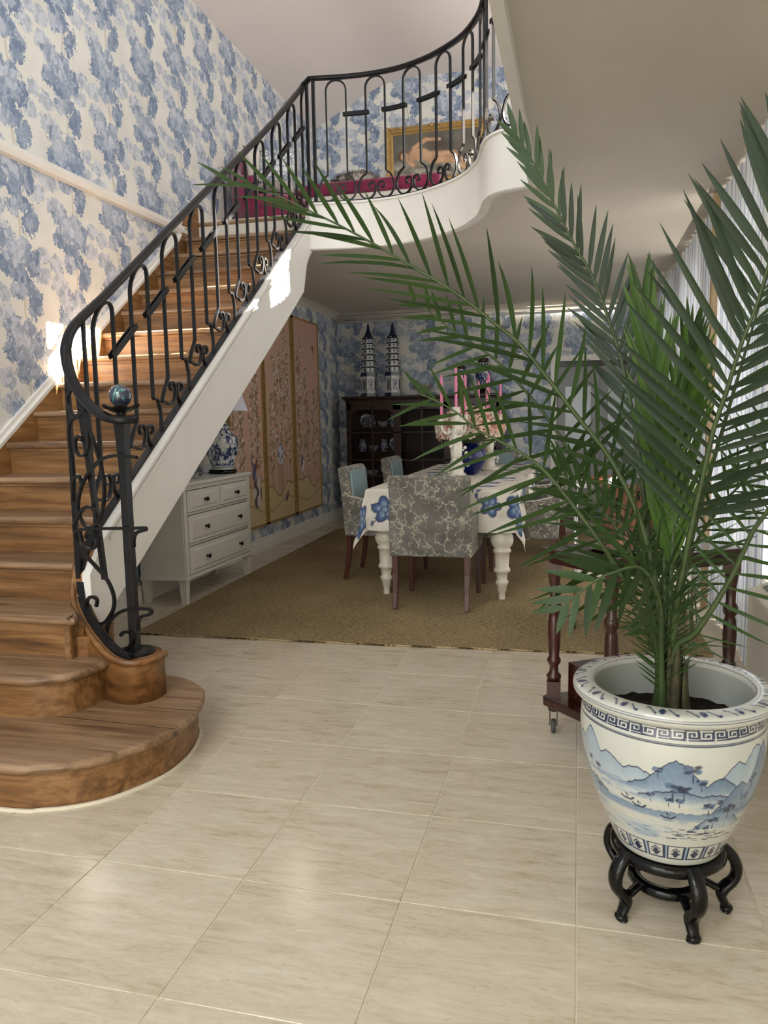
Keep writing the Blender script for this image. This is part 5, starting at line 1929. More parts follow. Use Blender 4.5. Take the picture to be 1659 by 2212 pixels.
def tq(k, z0, z1):
    """rounded rectangle prism scaled about the trolley centre"""
    pl = []
    cs = [ca, cb_, cc2, cd]
    for i, c_ in enumerate(cs):
        p = Vector((cen[0] + (c_[0] - cen[0]) * k, cen[1] + (c_[1] - cen[1]) * k))
        a, b = Vector(cs[i - 1]), Vector(cs[(i + 1) % 4])
        c2 = Vector(c_)
        pl.append(p + (a - c2).normalized() * 0.03)
        pl.append(p + (a - c2).normalized() * 0.01 + (b - c2).normalized() * 0.01)
        pl.append(p + (b - c2).normalized() * 0.03)
    pl = [(p.x - 0.2, p.y - 3.1) for p in pl]
    return MB().prism(pl, z0, z1)


tq(1.20, 0.735, 0.757).build('top', m_mahog_x, tr, bevel=0.006)
tq(1.12, 0.695, 0.735).build('top_apron', m_mahog_x, tr, bevel=0.003)
tq(1.18, 0.115, 0.150).build('bottom_shelf', m_mahog_x, tr, bevel=0.006)
tl = [(0.020, 0.215), (0.028, 0.225), (0.030, 0.235), (0.018, 0.25), (0.017, 0.275), (0.026, 0.29), (0.028, 0.30), (0.020, 0.315), (0.024, 0.36), (0.026, 0.42), (0.022, 0.475), (0.018, 0.49), (0.027, 0.505), (0.028, 0.525), (0.018, 0.545), (0.019, 0.60), (0.026, 0.655), (0.028, 0.66)]
tlm = MB().box(-0.027, 0.027, -0.027, 0.027, 0.15, 0.215).lathe(tl, 18).box(-0.028, 0.028, -0.028, 0.028, 0.66, 0.70).mesh('leg')
tlm.materials.append(m_mahog)
m_rub = plain('castor_tyre', hx('4a4946'), 0.6, var=0.1)
for c_ in (ca, cb_, cc2, cd):
    P_ = (c_[0] - 0.2, c_[1] - 3.1)
    inst('leg', tlm, tr, Matrix.Translation((P_[0], P_[1], 0)))
    co = MB().lathe([(0.012, 0.085), (0.022, 0.09), (0.022, 0.115)], 12, (P_[0], P_[1], 0)).box(P_[0] - 0.016, P_[0] - 0.012, P_[1] - 0.02, P_[1] + 0.014, 0.03, 0.09).box(P_[0] + 0.012, P_[0] + 0.016, P_[1] - 0.02, P_[1] + 0.014, 0.03, 0.09).build('castor', m_frame, tr)
    MB().lathe([(0.0, -0.009), (0.024, -0.009), (0.028, -0.005), (0.028, 0.005), (0.024, 0.009), (0.0, 0.009)], 20, M=Matrix.Translation((P_[0], P_[1] - 0.012, 0.0285)) @ Matrix.Rotation(PI / 2, 4, 'Y')).build('castor_wheel', m_rub, co)
bx2 = MB().box(-0.11, 0.11, -0.07, 0.07, 0, 0.145).build('wooden_box', m_mahog_x, None, bevel=0.004)
bx2.location = (0.10, 3.05, 0.151)
bx2.rotation_euler = (0, 0, 0.57)
tag(bx2, 'dark wooden box on the lower shelf of the trolley', 'box')

# ---- tray and copper wine cooler on the trolley
o = MB().lathe([(0.0, 0.0), (0.13, 0.0), (0.15, 0.010), (0.152, 0.014), (0.13, 0.006), (0.0, 0.005)], 40).build('silver_tray', m_chrome)
o.location = (0.185, 3.04, 0.758)
tag(o, 'round silver tray under the copper wine cooler', 'tray')
M = Mat('fluted_copper', 0.42, 0.6)
v = M.coord()
x, y, z = M.sep(v)
ang = x._m('ARCTAN2', y)
fl2 = (ang * 26.0).sin() * 0.5 + 0.5
M.col(M.mix(M.noise(v, 25.0, 3), M.mix(fl2, hx('7d5241'), hx('b98a72')), hx('95685a')))
wc = thing('wine_cooler', 'fluted copper wine cooler with glass lid on the trolley', 'wine cooler', (0.185, 3.04, 0.772))
nfl = 80
vs, fs = [], []
pr = [(0.088, 0.0), (0.092, 0.01), (0.092, 0.17), (0.096, 0.175), (0.096, 0.225), (0.099, 0.228), (0.099, 0.236), (0.092, 0.238)]
for (r, z_) in pr:
    for k in range(nfl):
        q = 1 + (0.012 * math.cos(PI * k) if 0.005 < z_ < 0.172 else 0)
        vs.append((r * q * math.cos(2 * PI * k / nfl), r * q * math.sin(2 * PI * k / nfl), z_))
for i in range(len(pr) - 1):
    for k in range(nfl):
        fs.append((i * nfl + k, i * nfl + (k + 1) % nfl, (i + 1) * nfl + (k + 1) % nfl, (i + 1) * nfl + k))
cbod = MB().add(vs, fs, True)
cbod.build('cooler_body', M.m, wc)
slo = MB().box(0.0955, 0.0975, -0.007, 0.007, 0.182, 0.215).mesh('slot')
slo.materials.append(m_black)
for k in range(20):
    inst('slot', slo, wc, Matrix.Rotation(2 * PI * k / 20, 4, 'Z'))
MB().tube([(-0.095, 0, 0.19), (-0.125, 0, 0.19), (-0.125, 0, 0.16), (-0.095, 0, 0.16)], 0.006, 8, M=Matrix.Rotation(1.2, 4, 'Z')).build('handle', m_black, wc)
MB().lathe([(0.094, 0.239), (0.09, 0.25), (0.06, 0.262), (0.02, 0.266), (0.018, 0.29), (0.0, 0.292)], 30).build('glass_lid', m_glass, wc)

# ---- glass console with copper bowls further back
gc = thing('glass_console', 'chrome and glass console table with copper bowls on it', 'console', (0.32, 4.75, 0.0125))
MB().box(-0.34, 0.33, -0.18, 0.18, 0.845, 0.857).build('glass_top', m_glass, gc)
MB().box(-0.345, 0.335, -0.19, -0.18, 0.84, 0.862).box(-0.345, 0.335, 0.18, 0.19, 0.84, 0.862).box(-0.345, -0.335, -0.18, 0.18, 0.84, 0.862).box(0.325, 0.335, -0.18, 0.18, 0.84, 0.862).build('chrome_rim', m_chrome, gc)
for (x, y) in ((-0.33, -0.17), (-0.33, 0.17), (0.32, -0.17), (0.32, 0.17)):
    MB().tube([(x, y, 0.0), (x, y, 0.845)], 0.011, 10).build('leg', m_chrome, gc)
MB().box(-0.33, 0.32, -0.17, 0.17, 0.30, 0.312).build('lower_shelf', m_white, gc)
for (x, lab, r) in ((0.15, 'wide copper bowl at the dining-table end of the glass console', 0.11), (0.42, 'copper dish at the window end of the glass console', 0.085)):
    o = MB().lathe([(0.0, 0.0), (r * 0.45, 0.0), (r * 0.5, 0.008), (r * 0.8, 0.022), (r, 0.045), (r * 0.97, 0.047), (r * 0.75, 0.026), (0.0, 0.012)], 32).build('copper_bowl', m_copper)
    o.location = (x, 4.72, 0.858)
    tag(o, lab, 'bowl')

# ================================================================== PLANTER, STAND AND PALM
PX, PY = 0.234, 1.984
# ---- black lacquer stand
sd = thing('plant_stand', 'low black lacquered stand with five scrolled legs under the planter', 'plant stand', (PX, PY, 0))
MB().lathe([(0.105, 0.152), (0.134, 0.152), (0.142, 0.160), (0.141, 0.174), (0.134, 0.180), (0.105, 0.180), (0.105, 0.152)], 56, cap=False).build('top_ring', m_black, sd)
MB().lathe([(0.0, 0.180), (0.106, 0.180), (0.106, 0.165), (0.0, 0.165)], 40).build('top_board', m_black, sd)
MB().lathe([(0.068, 0.066), (0.090, 0.064), (0.096, 0.072), (0.094, 0.086), (0.088, 0.090), (0.070, 0.090), (0.064, 0.080), (0.068, 0.066)], 48, cap=False).build('lower_ring', m_black, sd)
lpth = catmull([(0.130, 0, 0.174), (0.150, 0, 0.158), (0.164, 0, 0.136), (0.168, 0, 0.110), (0.160, 0, 0.086), (0.142, 0, 0.066), (0.133, 0, 0.048), (0.138, 0, 0.030), (0.146, 0, 0.014), (0.145, 0, 0.002)], 4)
sc = list(np.interp(np.linspace(0, 1, len(lpth)), [0, 0.25, 0.45, 0.62, 0.75, 0.9, 1.0], [1.0, 1.05, 0.98, 1.1, 0.85, 0.7, 0.95]))
lgm = MB().sweep(lpth, [(0.020 * math.cos(a), 0.014 * math.sin(a)) for a in [2 * PI * k / 10 for k in range(10)]], up=(0, 0, 1), side=(0, 1, 0), smooth=True, scale=sc)
lgm.sweep(catmull([(0.150, 0, 0.072), (0.126, 0, 0.062), (0.106, 0, 0.070), (0.090, 0, 0.078)], 4), [(0.013 * math.cos(a), 0.009 * math.sin(a)) for a in [2 * PI * k / 8 for k in range(8)]], side=(0, 1, 0), smooth=True)
lgm.sphere((0.147, 0, 0.010), 0.016, 12, 8, (1.0, 1.1, 0.62))
lgme = lgm.mesh('leg')
lgme.materials.append(m_black)
a0 = math.atan2(2.0 * 0 + (1.837 - PY), (0.287 - PX))
for k in range(5):
    inst('leg', lgme, sd, Matrix.Rotation(a0 + k * 2 * PI / 5, 4, 'Z'))

# ---- blue and white fish-bowl planter
PZ0 = 0.182
pot = thing('planter', 'large blue and white porcelain fish-bowl planter with river landscape', 'planter', (PX, PY, PZ0))
TH0 = math.atan2(-PY, -PX)              # angle that faces the viewer


def pot_paint(TH, T, Z):
    A = TH - TH0 + 0.0
    A = (A + PI) % (2 * PI) - PI
    U = A * 0.21 / 0.41                  # ~ arc length in units of pot height
    H = Z / 0.41                         # 0 foot .. 1 rim underside
    img = np.broadcast_to(np.array(hx('c4c6bd')), TH.shape + (3,)).copy()
    ink, blu, pale, wash = np.array(hx('1c2a4a')), np.array(hx('546e8c')), np.array(hx('8ea2b2')), np.array(hx('b0bcc2'))
    sea = (H < 0.64) & (H > 0.2)
    n1 = vnoise(U * 6 + 20, H * 22, 3)
    n2 = vnoise(U * 10 + 7, H * 60 + U * 8, 4)
    img = over(img, sea * sst(n1, 0.4, 0.75) * 0.75, wash)
    img = over(img, sea * sst(n1 * 0.5 + n2 * 0.6, 0.60, 0.75) * 0.75, pale)
    rip = vnoise(U * 14 + 31, H * 130, 6)
    img = over(img, sea * sst(rip, 0.76, 0.84) * sst(n1, 0.35, 0.6) * 0.7, blu)

    def ridge(img, base, peaks, col_top, col_bot, foot, rag=0.006, line=0.004):
        prof = np.full_like(U, base)
        for (c, h, w) in peaks:
            tri = np.clip(1 - np.abs(U - c) / w, 0, 1)
            prof = np.maximum(prof, base + h * (0.35 * tri + 0.65 * (0.5 - 0.5 * np.cos(PI * tri))))
        prof = prof + rag * (vnoise(U * 60 + 3, U * 0 + base * 50, 9) - 0.5) * 2
        inside = sst(prof - H, 0, 0.006) * sst(H - foot, -0.01, 0.02)
        shade = np.clip((H - foot) / np.maximum(prof - foot, 0.02), 0, 1)
        tex = 0.25 * (vnoise(U * 40, H * 40 + U * 25, 11) - 0.5)
        c = lerp3(col_bot, col_top, shade * 0.9 + tex)
        m = inside[..., None]
        img = img * (1 - m) + c * m
        act = prof > base + 0.012
        img = over(img, (1 - sst(np.abs(prof - H), line * 0.5, line * 1.6)) * act, ink)
        return img
    # far ranges, mid hills, near shores (u runs left to right as seen)
    W = -1.0                             # theta grows to the viewer's left or right: flip below
    img = ridge(img, 0.60, [(-0.62, 0.13, 0.16), (-0.50, 0.20, 0.16), (-0.36, 0.10, 0.20), (-0.18, 0.07, 0.18), (0.52, 0.20, 0.20), (0.38, 0.13, 0.16)], pale, wash, 0.56)
    img = ridge(img, 0.545, [(0.03, 0.20, 0.24), (-0.10, 0.06, 0.18), (0.28, 0.10, 0.16)], blu, pale, 0.53)
    img = ridge(img, 0.49, [(0.05, 0.07, 0.30), (0.24, 0.05, 0.2)], blu, wash, 0.475)
    img = ridge(img, 0.40, [(0.42, 0.20, 0.20), (0.60, 0.40, 0.22)], blu, pale, 0.36)
    img = ridge(img, 0.31, [(0.33, 0.14, 0.20)], blu, wash, 0.30)
    img = ridge(img, 0.42, [(-0.66, 0.16, 0.2), (-0.52, 0.07, 0.16)], blu, pale, 0.38)
    rg3 = random.Random(5)

    def tree(cu, ch, s):
        nonlocal img
        for _ in range(16):
            img = over(img, ell(U, H, cu + rg3.uniform(-1, 1) * s, ch + rg3.uniform(-.5, .6) * s, s * 0.42, s * 0.30, 0, 0.4) * 0.85, ink if rg3.random() < 0.6 else blu)
        img = over(img, stroke(U, H, [(cu, ch - s), (cu + s * 0.1, ch - s * 2.2)], s * 0.12), ink)
    for (cu, ch, s) in ((-0.06, 0.68, 0.022), (0.12, 0.70, 0.035), (0.17, 0.62, 0.024), (0.02, 0.58, 0.04), (0.08, 0.575, 0.03), (-0.10, 0.51, 0.02), (0.0, 0.50, 0.02), (0.06, 0.50, 0.02), (0.23, 0.47, 0.03), (0.30, 0.49, 0.02),
                        (0.37, 0.44, 0.035), (0.47, 0.50, 0.03), (0.52, 0.60, 0.03), (0.28, 0.37, 0.028), (0.18, 0.315, 0.02), (0.24, 0.318, 0.02), (-0.52, 0.60, 0.02), (-0.45, 0.58, 0.02), (-0.48, 0.44, 0.02)):
        tree(cu, ch, s)
    for (cu, ch) in ((-0.24, 0.445), (-0.17, 0.415), (0.0, 0.375)):
        img = over(img, stroke(U, H, [(cu - 0.04, ch + 0.012), (cu - 0.02, ch), (cu + 0.02, ch - 0.002), (cu + 0.04, ch + 0.014)], 0.006), ink)
        img = over(img, stroke(U, H, [(cu, ch), (cu - 0.008, ch + 0.035), (cu + 0.012, ch + 0.02)], 0.003), ink)
    for k in range(46):
        cu, ch = rg3.uniform(0.02, 0.5), rg3.uniform(0.22, 0.30)
        w = rg3.uniform(0.01, 0.035)
        img = over(img, stroke(U, H, [(cu - w, ch), (cu + w, ch)], 0.0025), ink)
    # key-fret band under the rim
    b0, b1 = 0.865, 0.925
    band = ((H > b0) & (H < b1)).astype(float)
    img = over(img, band, ink)
    cell = (b1 - b0) * 1.25
    ph = np.mod(U, cell) / cell
    q = np.clip((H - b0) / (b1 - b0), 0, 1)
    par = (np.floor(U / cell).astype(int) % 2 == 0)
    q = np.where(par, q, 1 - q)
    fr = (((q > 0.82) & (q < 0.92)) | ((ph > 0.10) & (ph < 0.20) & (q > 0.16)) | ((q > 0.14) & (q < 0.26) & (ph > 0.1) & (ph < 0.86)) | ((ph > 0.76) & (ph < 0.86) & (q > 0.14) & (q < 0.66)) | ((q > 0.56) & (q < 0.66) & (ph > 0.40) & (ph < 0.86)) | ((ph > 0.38) & (ph < 0.48) & (q > 0.38) & (q < 0.66))).astype(float)
    img = over(img, band * fr, hx('c4c6bd'))
    for y_ in (0.842, 0.833, 0.945):
        img = over(img, 1 - sst(np.abs(H - y_), 0.0015, 0.005), ink)
    # lappet band round the foot
    ft = ((H > 0.055) & (H < 0.165)).astype(float)
    cw = 0.155
    ph = np.mod(U + 0.03, cw) / cw
    frame_ = ft * ((ph < 0.28) | (ph > 0.97))
    img = over(img, frame_, ink)
    img = over(img, ft * ((ph > 0.09) & (ph < 0.19)), pale)
    img = over(img, ft * (((H > 0.155) | (H < 0.064)) & (ph > 0.28)), ink)
    dxl = np.abs(ph - 0.625)
    mot = ((np.abs(H - 0.10) < 0.028) & (dxl < 0.17 * (1 - np.abs(H - 0.10) / 0.05))) | ((np.abs(H - 0.075 - dxl * 0.12) < 0.005) & (dxl < 0.25)) | ((np.abs(H - 0.142 + dxl * 0.1) < 0.005) & (dxl < 0.22))
    img = over(img, ft * mot, ink)
    return img


def flip_paint(f):
    def g(TH, T, Z):
        A = 2 * TH0 - TH                 # mirror so the scene reads left to right from the viewer
        return f(A, T, Z)
    return g


painted_lathe('bowl', [(0.118, 0.0000), (0.128, 0.0038), (0.142, 0.0333), (0.163, 0.0809), (0.186, 0.1380), (0.204, 0.1952), (0.216, 0.2570), (0.2205, 0.3046), (0.219, 0.3427), (0.2145, 0.3713), (0.213, 0.3827)], 760, 260, pot_paint, m_bw, pot)


def rim_paint(TH, T, Z):
    img = np.broadcast_to(np.array(hx('c4c6bd')), TH.shape + (3,)).copy()
    ink = np.array(hx('26365e'))
    P = np.mod(TH * 8 / PI, 1.0)
    t = (T - 0.42) / 0.40
    band = ((t > 0) & (t < 1)).astype(float)
    img = over(img, band * ell(P, t, 0.5, 0.5, 0.09, 0.28, 0, 0.2), ink)
    wv2 = 0.5 + 0.25 * np.sin(P * 2 * PI * 2)
    img = over(img, band * (1 - sst(np.abs(t - wv2), 0.05, 0.12)) * (np.abs(P - 0.5) > 0.14) * (np.abs(P - 0.5) < 0.42), ink)
    for q in (0.36, 0.40, 0.88):
        img = over(img, 1 - sst(np.abs(T - q), 0.004, 0.012), ink)
    return img


painted_lathe('rim', [(0.212, 0.3789), (0.224, 0.3827), (0.237, 0.3922), (0.241, 0.4046), (0.237, 0.4151), (0.225, 0.4198), (0.200, 0.4208), (0.190, 0.4170), (0.187, 0.4075)], 420, 60, rim_paint, m_bw, pot)
MB().lathe([(0.188, 0.4094), (0.196, 0.3427), (0.200, 0.2856), (0.19, 0.2285), (0.17, 0.1714)], 60, cap=False).build('inner_wall', plain('inner_glaze', hx('b9bdb6'), 0.3, coat=0.3, var=0.04), pot)
M = Mat('potting_soil', 0.95, 0, 0.2)
v = M.coord()
sn = M.noise(v, 60.0, 4, 0.7)
M.col(M.ramp(sn, [(0.3, hx('120d09')), (0.6, hx('2c2018')), (0.8, hx('4a372a'))]))
M.bump(sn, 1.0, 0.02)
nr, ns = 14, 60
vs, fs = [], []
rgs = random.Random(8)
for i in range(nr + 1):
    r = 0.199 * i / nr
    for k in range(ns):
        a = 2 * PI * k / ns
        vs.append((r * math.cos(a), r * math.sin(a), 0.318 + rgs.uniform(-.004, .004) + 0.012 * (1 - i / nr)))
for i in range(nr):
    for k in range(ns):
        fs.append((i * ns + k, i * ns + (k + 1) % ns, (i + 1) * ns + (k + 1) % ns, (i + 1) * ns + k))
MB().add(vs, fs, True).build('soil', M.m, pot)

# ---- date palm
def leaf_mat(name, a, b, c):
    M = Mat(name, 0.42, 0, 0.28)
    v = M.coord('Generated')
    o = M.coord('Object')
    info = M.n('ShaderNodeObjectInfo')
    rnd = X(M.nt, info.outputs['Random'])
    f = M.noise(M.mapping(o, (160, 6, 160)), 1.0, 3) * 0.5 + rnd * 0.35 + M.noise(o, 7.0) * 0.15
    col = M.ramp(f, [(0.2, hx(a)), (0.5, hx(b)), (0.85, hx(c))])
    M.col(col)
    tr_ = M.n('ShaderNodeBsdfTranslucent')
    M.l(M.mix(0.5, col, (0.25, 0.42, 0.06)), tr_.inputs[0])
    mx = M.n('ShaderNodeMixShader')
    mx.inputs[0].default_value = 0.16
    out = [n_ for n_ in M.nt.nodes if n_.type == 'OUTPUT_MATERIAL'][0]
    M.l(M.b.outputs[0], mx.inputs[1])
    M.l(tr_.outputs[0], mx.inputs[2])
    M.l(mx.outputs[0], out.inputs[0])
    return M.m


m_leaf = leaf_mat('palm_leaflet', '15240f', '24391a', '395128')
m_leaf_y = leaf_mat('palm_leaflet_young', '294314', '3d5c1e', '5d7a36')
m_leaf_d = leaf_mat('palm_leaflet_dark', '0f1c11', '1a2b18', '2a3d23')
m_rach = plain('palm_rachis', hx('3a4a24'), 0.5, var=0.25, scale=20)
m_base = plain('palm_stem_base', hx('3f3c22'), 0.7, var=0.45, scale=30, bump=0.4)


def leaflet_mesh(name, bend, fold, mat, twist=0.0):
    """unit blade along +Y, half-width 1 in X (scaled per leaflet); V-folded, drooping in -Z"""
    mb = MB()
    ns_ = 7
    prof = [0.35, 0.85, 1.0, 0.95, 0.78, 0.48, 0.03]
    vs, fs = [], []
    for i in range(ns_):
        t = i / (ns_ - 1)
        w = prof[i]
        z = -bend * t * t
        vs += [(-w, t, z + fold * w), (0, t, z), (w, t, z + fold * w)]
    for i in range(ns_ - 1):
        for j in range(2):
            fs.append((i * 3 + j, i * 3 + j + 1, i * 3 + j + 4, i * 3 + j + 3))
    mb.add(vs, fs, True)
    me = mb.mesh(name)
    me.materials.append(mat)
    return me


LM = {}
for nm, mt in (('n', m_leaf), ('y', m_leaf_y), ('d', m_leaf_d)):
    LM[nm] = [leaflet_mesh('leaflet', b, 0.006, mt) for b in (0.02, 0.10, 0.24)]

palm = thing('date_palm', 'tall green date palm with long arching fronds growing in the planter', 'palm', (PX, PY, 0.50))
FR = {"F1b": [[0.212, 1.99, 0.683], [0.172, 2.0, 0.94], [0.091, 2.0, 1.137], [-0.011, 2.0, 1.276], [-0.137, 2.0, 1.439], [-0.206, 2.0, 1.501], [-0.295, 2.0, 1.575], [-0.39, 2.0, 1.638], [-0.493, 2.0, 1.703], [-0.599, 1.98, 1.764], [-0.691, 1.96, 1.811], [-0.784, 1.94, 1.856], [-0.878, 1.92, 1.876]], "F1a": [[0.207, 2.02, 0.674], [0.167, 2.06, 0.881], [0.097, 2.1, 1.021], [0.001, 2.12, 1.136], [-0.064, 2.13, 1.239], [-0.146, 2.14, 1.343], [-0.229, 2.15, 1.429], [-0.335, 2.15, 1.504], [-0.402, 2.15, 1.559], [-0.46, 2.15, 1.6]], "F2": [[0.198, 1.96, 0.679], [0.16, 1.94, 0.777], [0.069, 1.92, 0.939], [-0.034, 1.92, 1.081], [-0.093, 1.92, 1.148], [-0.149, 1.92, 1.186], [-0.205, 1.92, 1.217], [-0.244, 1.92, 1.237], [-0.289, 1.92, 1.276], [-0.339, 1.92, 1.307], [-0.39, 1.92, 1.33]], "F3": [[0.212, 2.03, 0.671], [0.181, 2.12, 0.957], [0.149, 2.2, 1.224], [0.116, 2.25, 1.402], [0.078, 2.28, 1.532], [0.036, 2.3, 1.648], [-0.023, 2.3, 1.755], [-0.08, 2.3, 1.87], [-0.132, 2.3, 1.977], [-0.183, 2.3, 2.059]], "F4": [[0.231, 1.97, 0.69], [0.243, 1.93, 0.874], [0.262, 1.9, 1.025], [0.277, 1.88, 1.123], [0.293, 1.86, 1.229], [0.315, 1.84, 1.317], [0.335, 1.82, 1.407], [0.36, 1.8, 1.49], [0.377, 1.78, 1.575], [0.393, 1.76, 1.674], [0.403, 1.74, 1.774]], "F5": [[0.235, 1.96, 0.682], [0.277, 1.93, 0.741], [0.317, 1.91, 0.821], [0.353, 1.9, 0.898], [0.386, 1.88, 0.998], [0.415, 1.86, 1.057], [0.459, 1.84, 1.176], [0.511, 1.82, 1.304], [0.561, 1.8, 1.405]], "F6": [[0.233, 2.02, 0.675], [0.283, 2.1, 0.926], [0.332, 2.16, 1.101], [0.383, 2.2, 1.281], [0.425, 2.24, 1.426], [0.468, 2.28, 1.573], [0.496, 2.3, 1.694]], "F7": [[0.22, 2.0, 0.681], [0.212, 2.02, 0.914], [0.203, 2.05, 1.145], [0.183, 2.08, 1.354], [0.164, 2.1, 1.495], [0.154, 2.1, 1.564]], "F8": [[0.226, 1.99, 0.684], [0.231, 2.02, 0.914], [0.244, 2.05, 1.145], [0.259, 2.08, 1.317], [0.271, 2.1, 1.444]], "F9": [[0.203, 1.94, 0.686], [0.19, 1.88, 0.827], [0.143, 1.82, 0.918], [0.077, 1.79, 0.911], [0.043, 1.78, 0.895], [0.009, 1.77, 0.87], [-0.019, 1.77, 0.843], [-0.04, 1.77, 0.822]], "F11": [[0.203, 1.98, 0.674], [0.175, 2.0, 0.81], [0.118, 2.02, 0.947], [0.049, 2.05, 1.038], [-0.004, 2.06, 1.085], [-0.051, 2.06, 1.127]], "F12": [[0.233, 2.04, 0.663], [0.255, 2.12, 0.798], [0.308, 2.2, 0.91], [0.388, 2.28, 1.015], [0.468, 2.34, 1.088], [0.542, 2.36, 1.138]]}
# style: first leaflet t, length (max), half width, opening angle, frond normal, droop class weights, material, count
STY = dict(
    F1b=dict(t0=0.34, L=0.28, w=0.0068, ang=40, nrm=(0.1, -0.75, 0.6), n=23, up=0.16, mat='n', dr=0.22, tip=0.85),
    F1a=dict(t0=0.42, L=0.23, w=0.0065, ang=64, nrm=(0.35, -0.85, 0.3), n=17, up=0.05, mat='n', dr=0.3, tip=0.5),
    F2=dict(t0=0.32, L=0.27, w=0.006, ang=60, nrm=(0.3, -0.7, 0.6), n=19, up=0.0, mat='n', dr=0.4, tip=0.75),
    F3=dict(t0=0.36, L=0.20, w=0.0080, ang=36, nrm=(-0.3, -0.8, 0.45), n=30, up=0.2, mat='d', dr=0.1, tip=0.8),
    F4=dict(t0=0.40, L=0.33, w=0.0095, ang=50, nrm=(-0.25, -0.95, 0.1), n=27, up=0.05, mat='d', dr=0.15, tip=0.9),
    F5=dict(t0=0.30, L=0.22, w=0.0045, ang=60, nrm=(-0.3, -0.8, 0.4), n=18, up=0.0, mat='n', dr=0.2, tip=0.8),
    F6=dict(t0=0.30, L=0.24, w=0.0055, ang=52, nrm=(-0.4, -0.85, 0.2), n=20, up=0.05, mat='d', dr=0.2, tip=0.8),
    F7=dict(t0=0.40, L=0.26, w=0.008, ang=15, nrm=(0.0, -1, 0.1), n=26, up=0.05, mat='y', dr=0.0, tip=0.9),
    F8=dict(t0=0.40, L=0.25, w=0.0075, ang=17, nrm=(0.2, -1, 0.1), n=24, up=0.05, mat='y', dr=0.0, tip=0.9),
    F9=dict(t0=0.38, L=0.185, w=0.0095, ang=60, nrm=(0.25, -0.75, 0.75), n=13, up=0.0, mat='n', dr=0.2, tip=0.7),
    F11=dict(t0=0.40, L=0.22, w=0.0065, ang=46, nrm=(0.2, -0.9, 0.4), n=17, up=0.1, mat='n', dr=0.2, tip=0.8),
    F12=dict(t0=0.38, L=0.20, w=0.005, ang=55, nrm=(-0.2, -0.9, 0.3), n=14, up=0.0, mat='n', dr=0.25, tip=0.8),
)
rgp = random.Random(21)
cands = []
for key, pts in FR.items():
    sty = STY[key]
    base = Vector((PX + (pts[0][0] - PX) * 0.75, PY + (pts[0][1] - PY) * 0.75, 0.495))
    P = [Vector(p) for p in catmull([tuple(base)] + [tuple(p) for p in pts], 6)]
    dd = [0.0]
    for a, b in zip(P[:-1], P[1:]):
        dd.append(dd[-1] + (b - a).length)
    tot = dd[-1]
    tv_ = np.array(dd) / tot
    sc = list(np.interp(tv_, [0, 0.12, 0.3, 0.7, 1.0], [2.3, 1.45, 0.95, 0.6, 0.22]))
    prof = [(0.0075, -0.002), (0.004, 0.005), (-0.004, 0.005), (-0.0075, -0.002), (0.0, -0.006)]
    mb = MB().sweep([tuple(p) for p in P], prof, up=sty['nrm'], scale=sc, smooth=True)
    fo = mb.build('frond', m_rach if sty['mat'] != 'y' else m_rach, palm, clean=False)
    fo.data.transform(Matrix.Translation((-PX, -PY, -0.50)))
    nrm0 = Vector(sty['nrm']).normalized()

    def at(t):
        s = t * tot
        i = int(np.searchsorted(dd, s)) - 1
        i = min(max(i, 0), len(P) - 2)
        q = (s - dd[i]) / max(dd[i + 1] - dd[i], 1e-9)
        return P[i].lerp(P[i + 1], q), (P[i + 1] - P[i]).normalized()
    for k in range(sty['n']):
        for side in (-1, 1):
            t = sty['t0'] + (1 - sty['t0']) * (k + 0.25 * side + 0.4) / sty['n'] + rgp.uniform(-.004, .004)
            t = min(t, 0.998)
            p, tg = at(t)
            nr_ = (nrm0 - tg * nrm0.dot(tg)).normalized()
            sv = tg.cross(nr_) * side
            rel = (t - sty['t0']) / (1 - sty['t0'])
            an = math.radians(sty['ang'] * (1.15 - 0.62 * rel ** 1.5) + rgp.uniform(-6, 6))
            ln_ = sty['L'] * (0.55 + 0.45 * math.sin(PI * min(rel * 0.9 + 0.12, 1.0))) * (1 - (1 - sty['tip']) * rel ** 2) * rgp.uniform(0.88, 1.08)
            dv = tg * math.cos(an) + sv * math.sin(an) + nr_ * (0.16 + rgp.uniform(-.08, .08)) + Vector((0, 0, sty['up'] - sty['dr'] * rgp.uniform(0.3, 1.0)))
            dv.normalize()
            zx = nr_ - dv * nr_.dot(dv)
            zx.normalize()
            # the blade droops along world-down where it can
            xx = dv.cross(zx)
            cls = 0 if sty['mat'] == 'y' else rgp.choices([0, 1, 2], [0.4, 0.45, 0.15])[0]
            R3 = Matrix((xx, dv, zx)).transposed().to_4x4()
            Mx = Matrix.Translation(p - Vector((PX, PY, 0.50))) @ R3 @ Matrix.Diagonal((sty['w'] * rgp.uniform(0.85, 1.1), ln_, ln_ if cls else ln_, 1))
            cands.append((ln_ * sty['w'], fo, LM[sty['mat']][cls], Mx))
    # spines on the lower stalk
    for k in range(14):
        t = 0.12 + (sty['t0'] - 0.12) * k / 14 * 0.95
        p, tg = at(t)
        nr_ = (nrm0 - tg * nrm0.dot(tg)).normalized()
        side = -1 if k % 2 else 1
        dv = (tg * 0.7 + tg.cross(nr_) * side * 0.8 + nr_ * rgp.uniform(-.3, .3)).normalized()
        zx = (nr_ - dv * nr_.dot(dv)).normalized()
        R3 = Matrix((dv.cross(zx), dv, zx)).transposed().to_4x4()
        ln_ = 0.05 + 0.10 * t / max(sty['t0'], .01)
        cands.append((ln_ * 0.0022, fo, LM['n'][0], Matrix.Translation(p - Vector((PX, PY, 0.50))) @ R3 @ Matrix.Diagonal((0.0022, ln_, ln_, 1))))
cands.sort(key=lambda q: -q[0])
rest = MB()
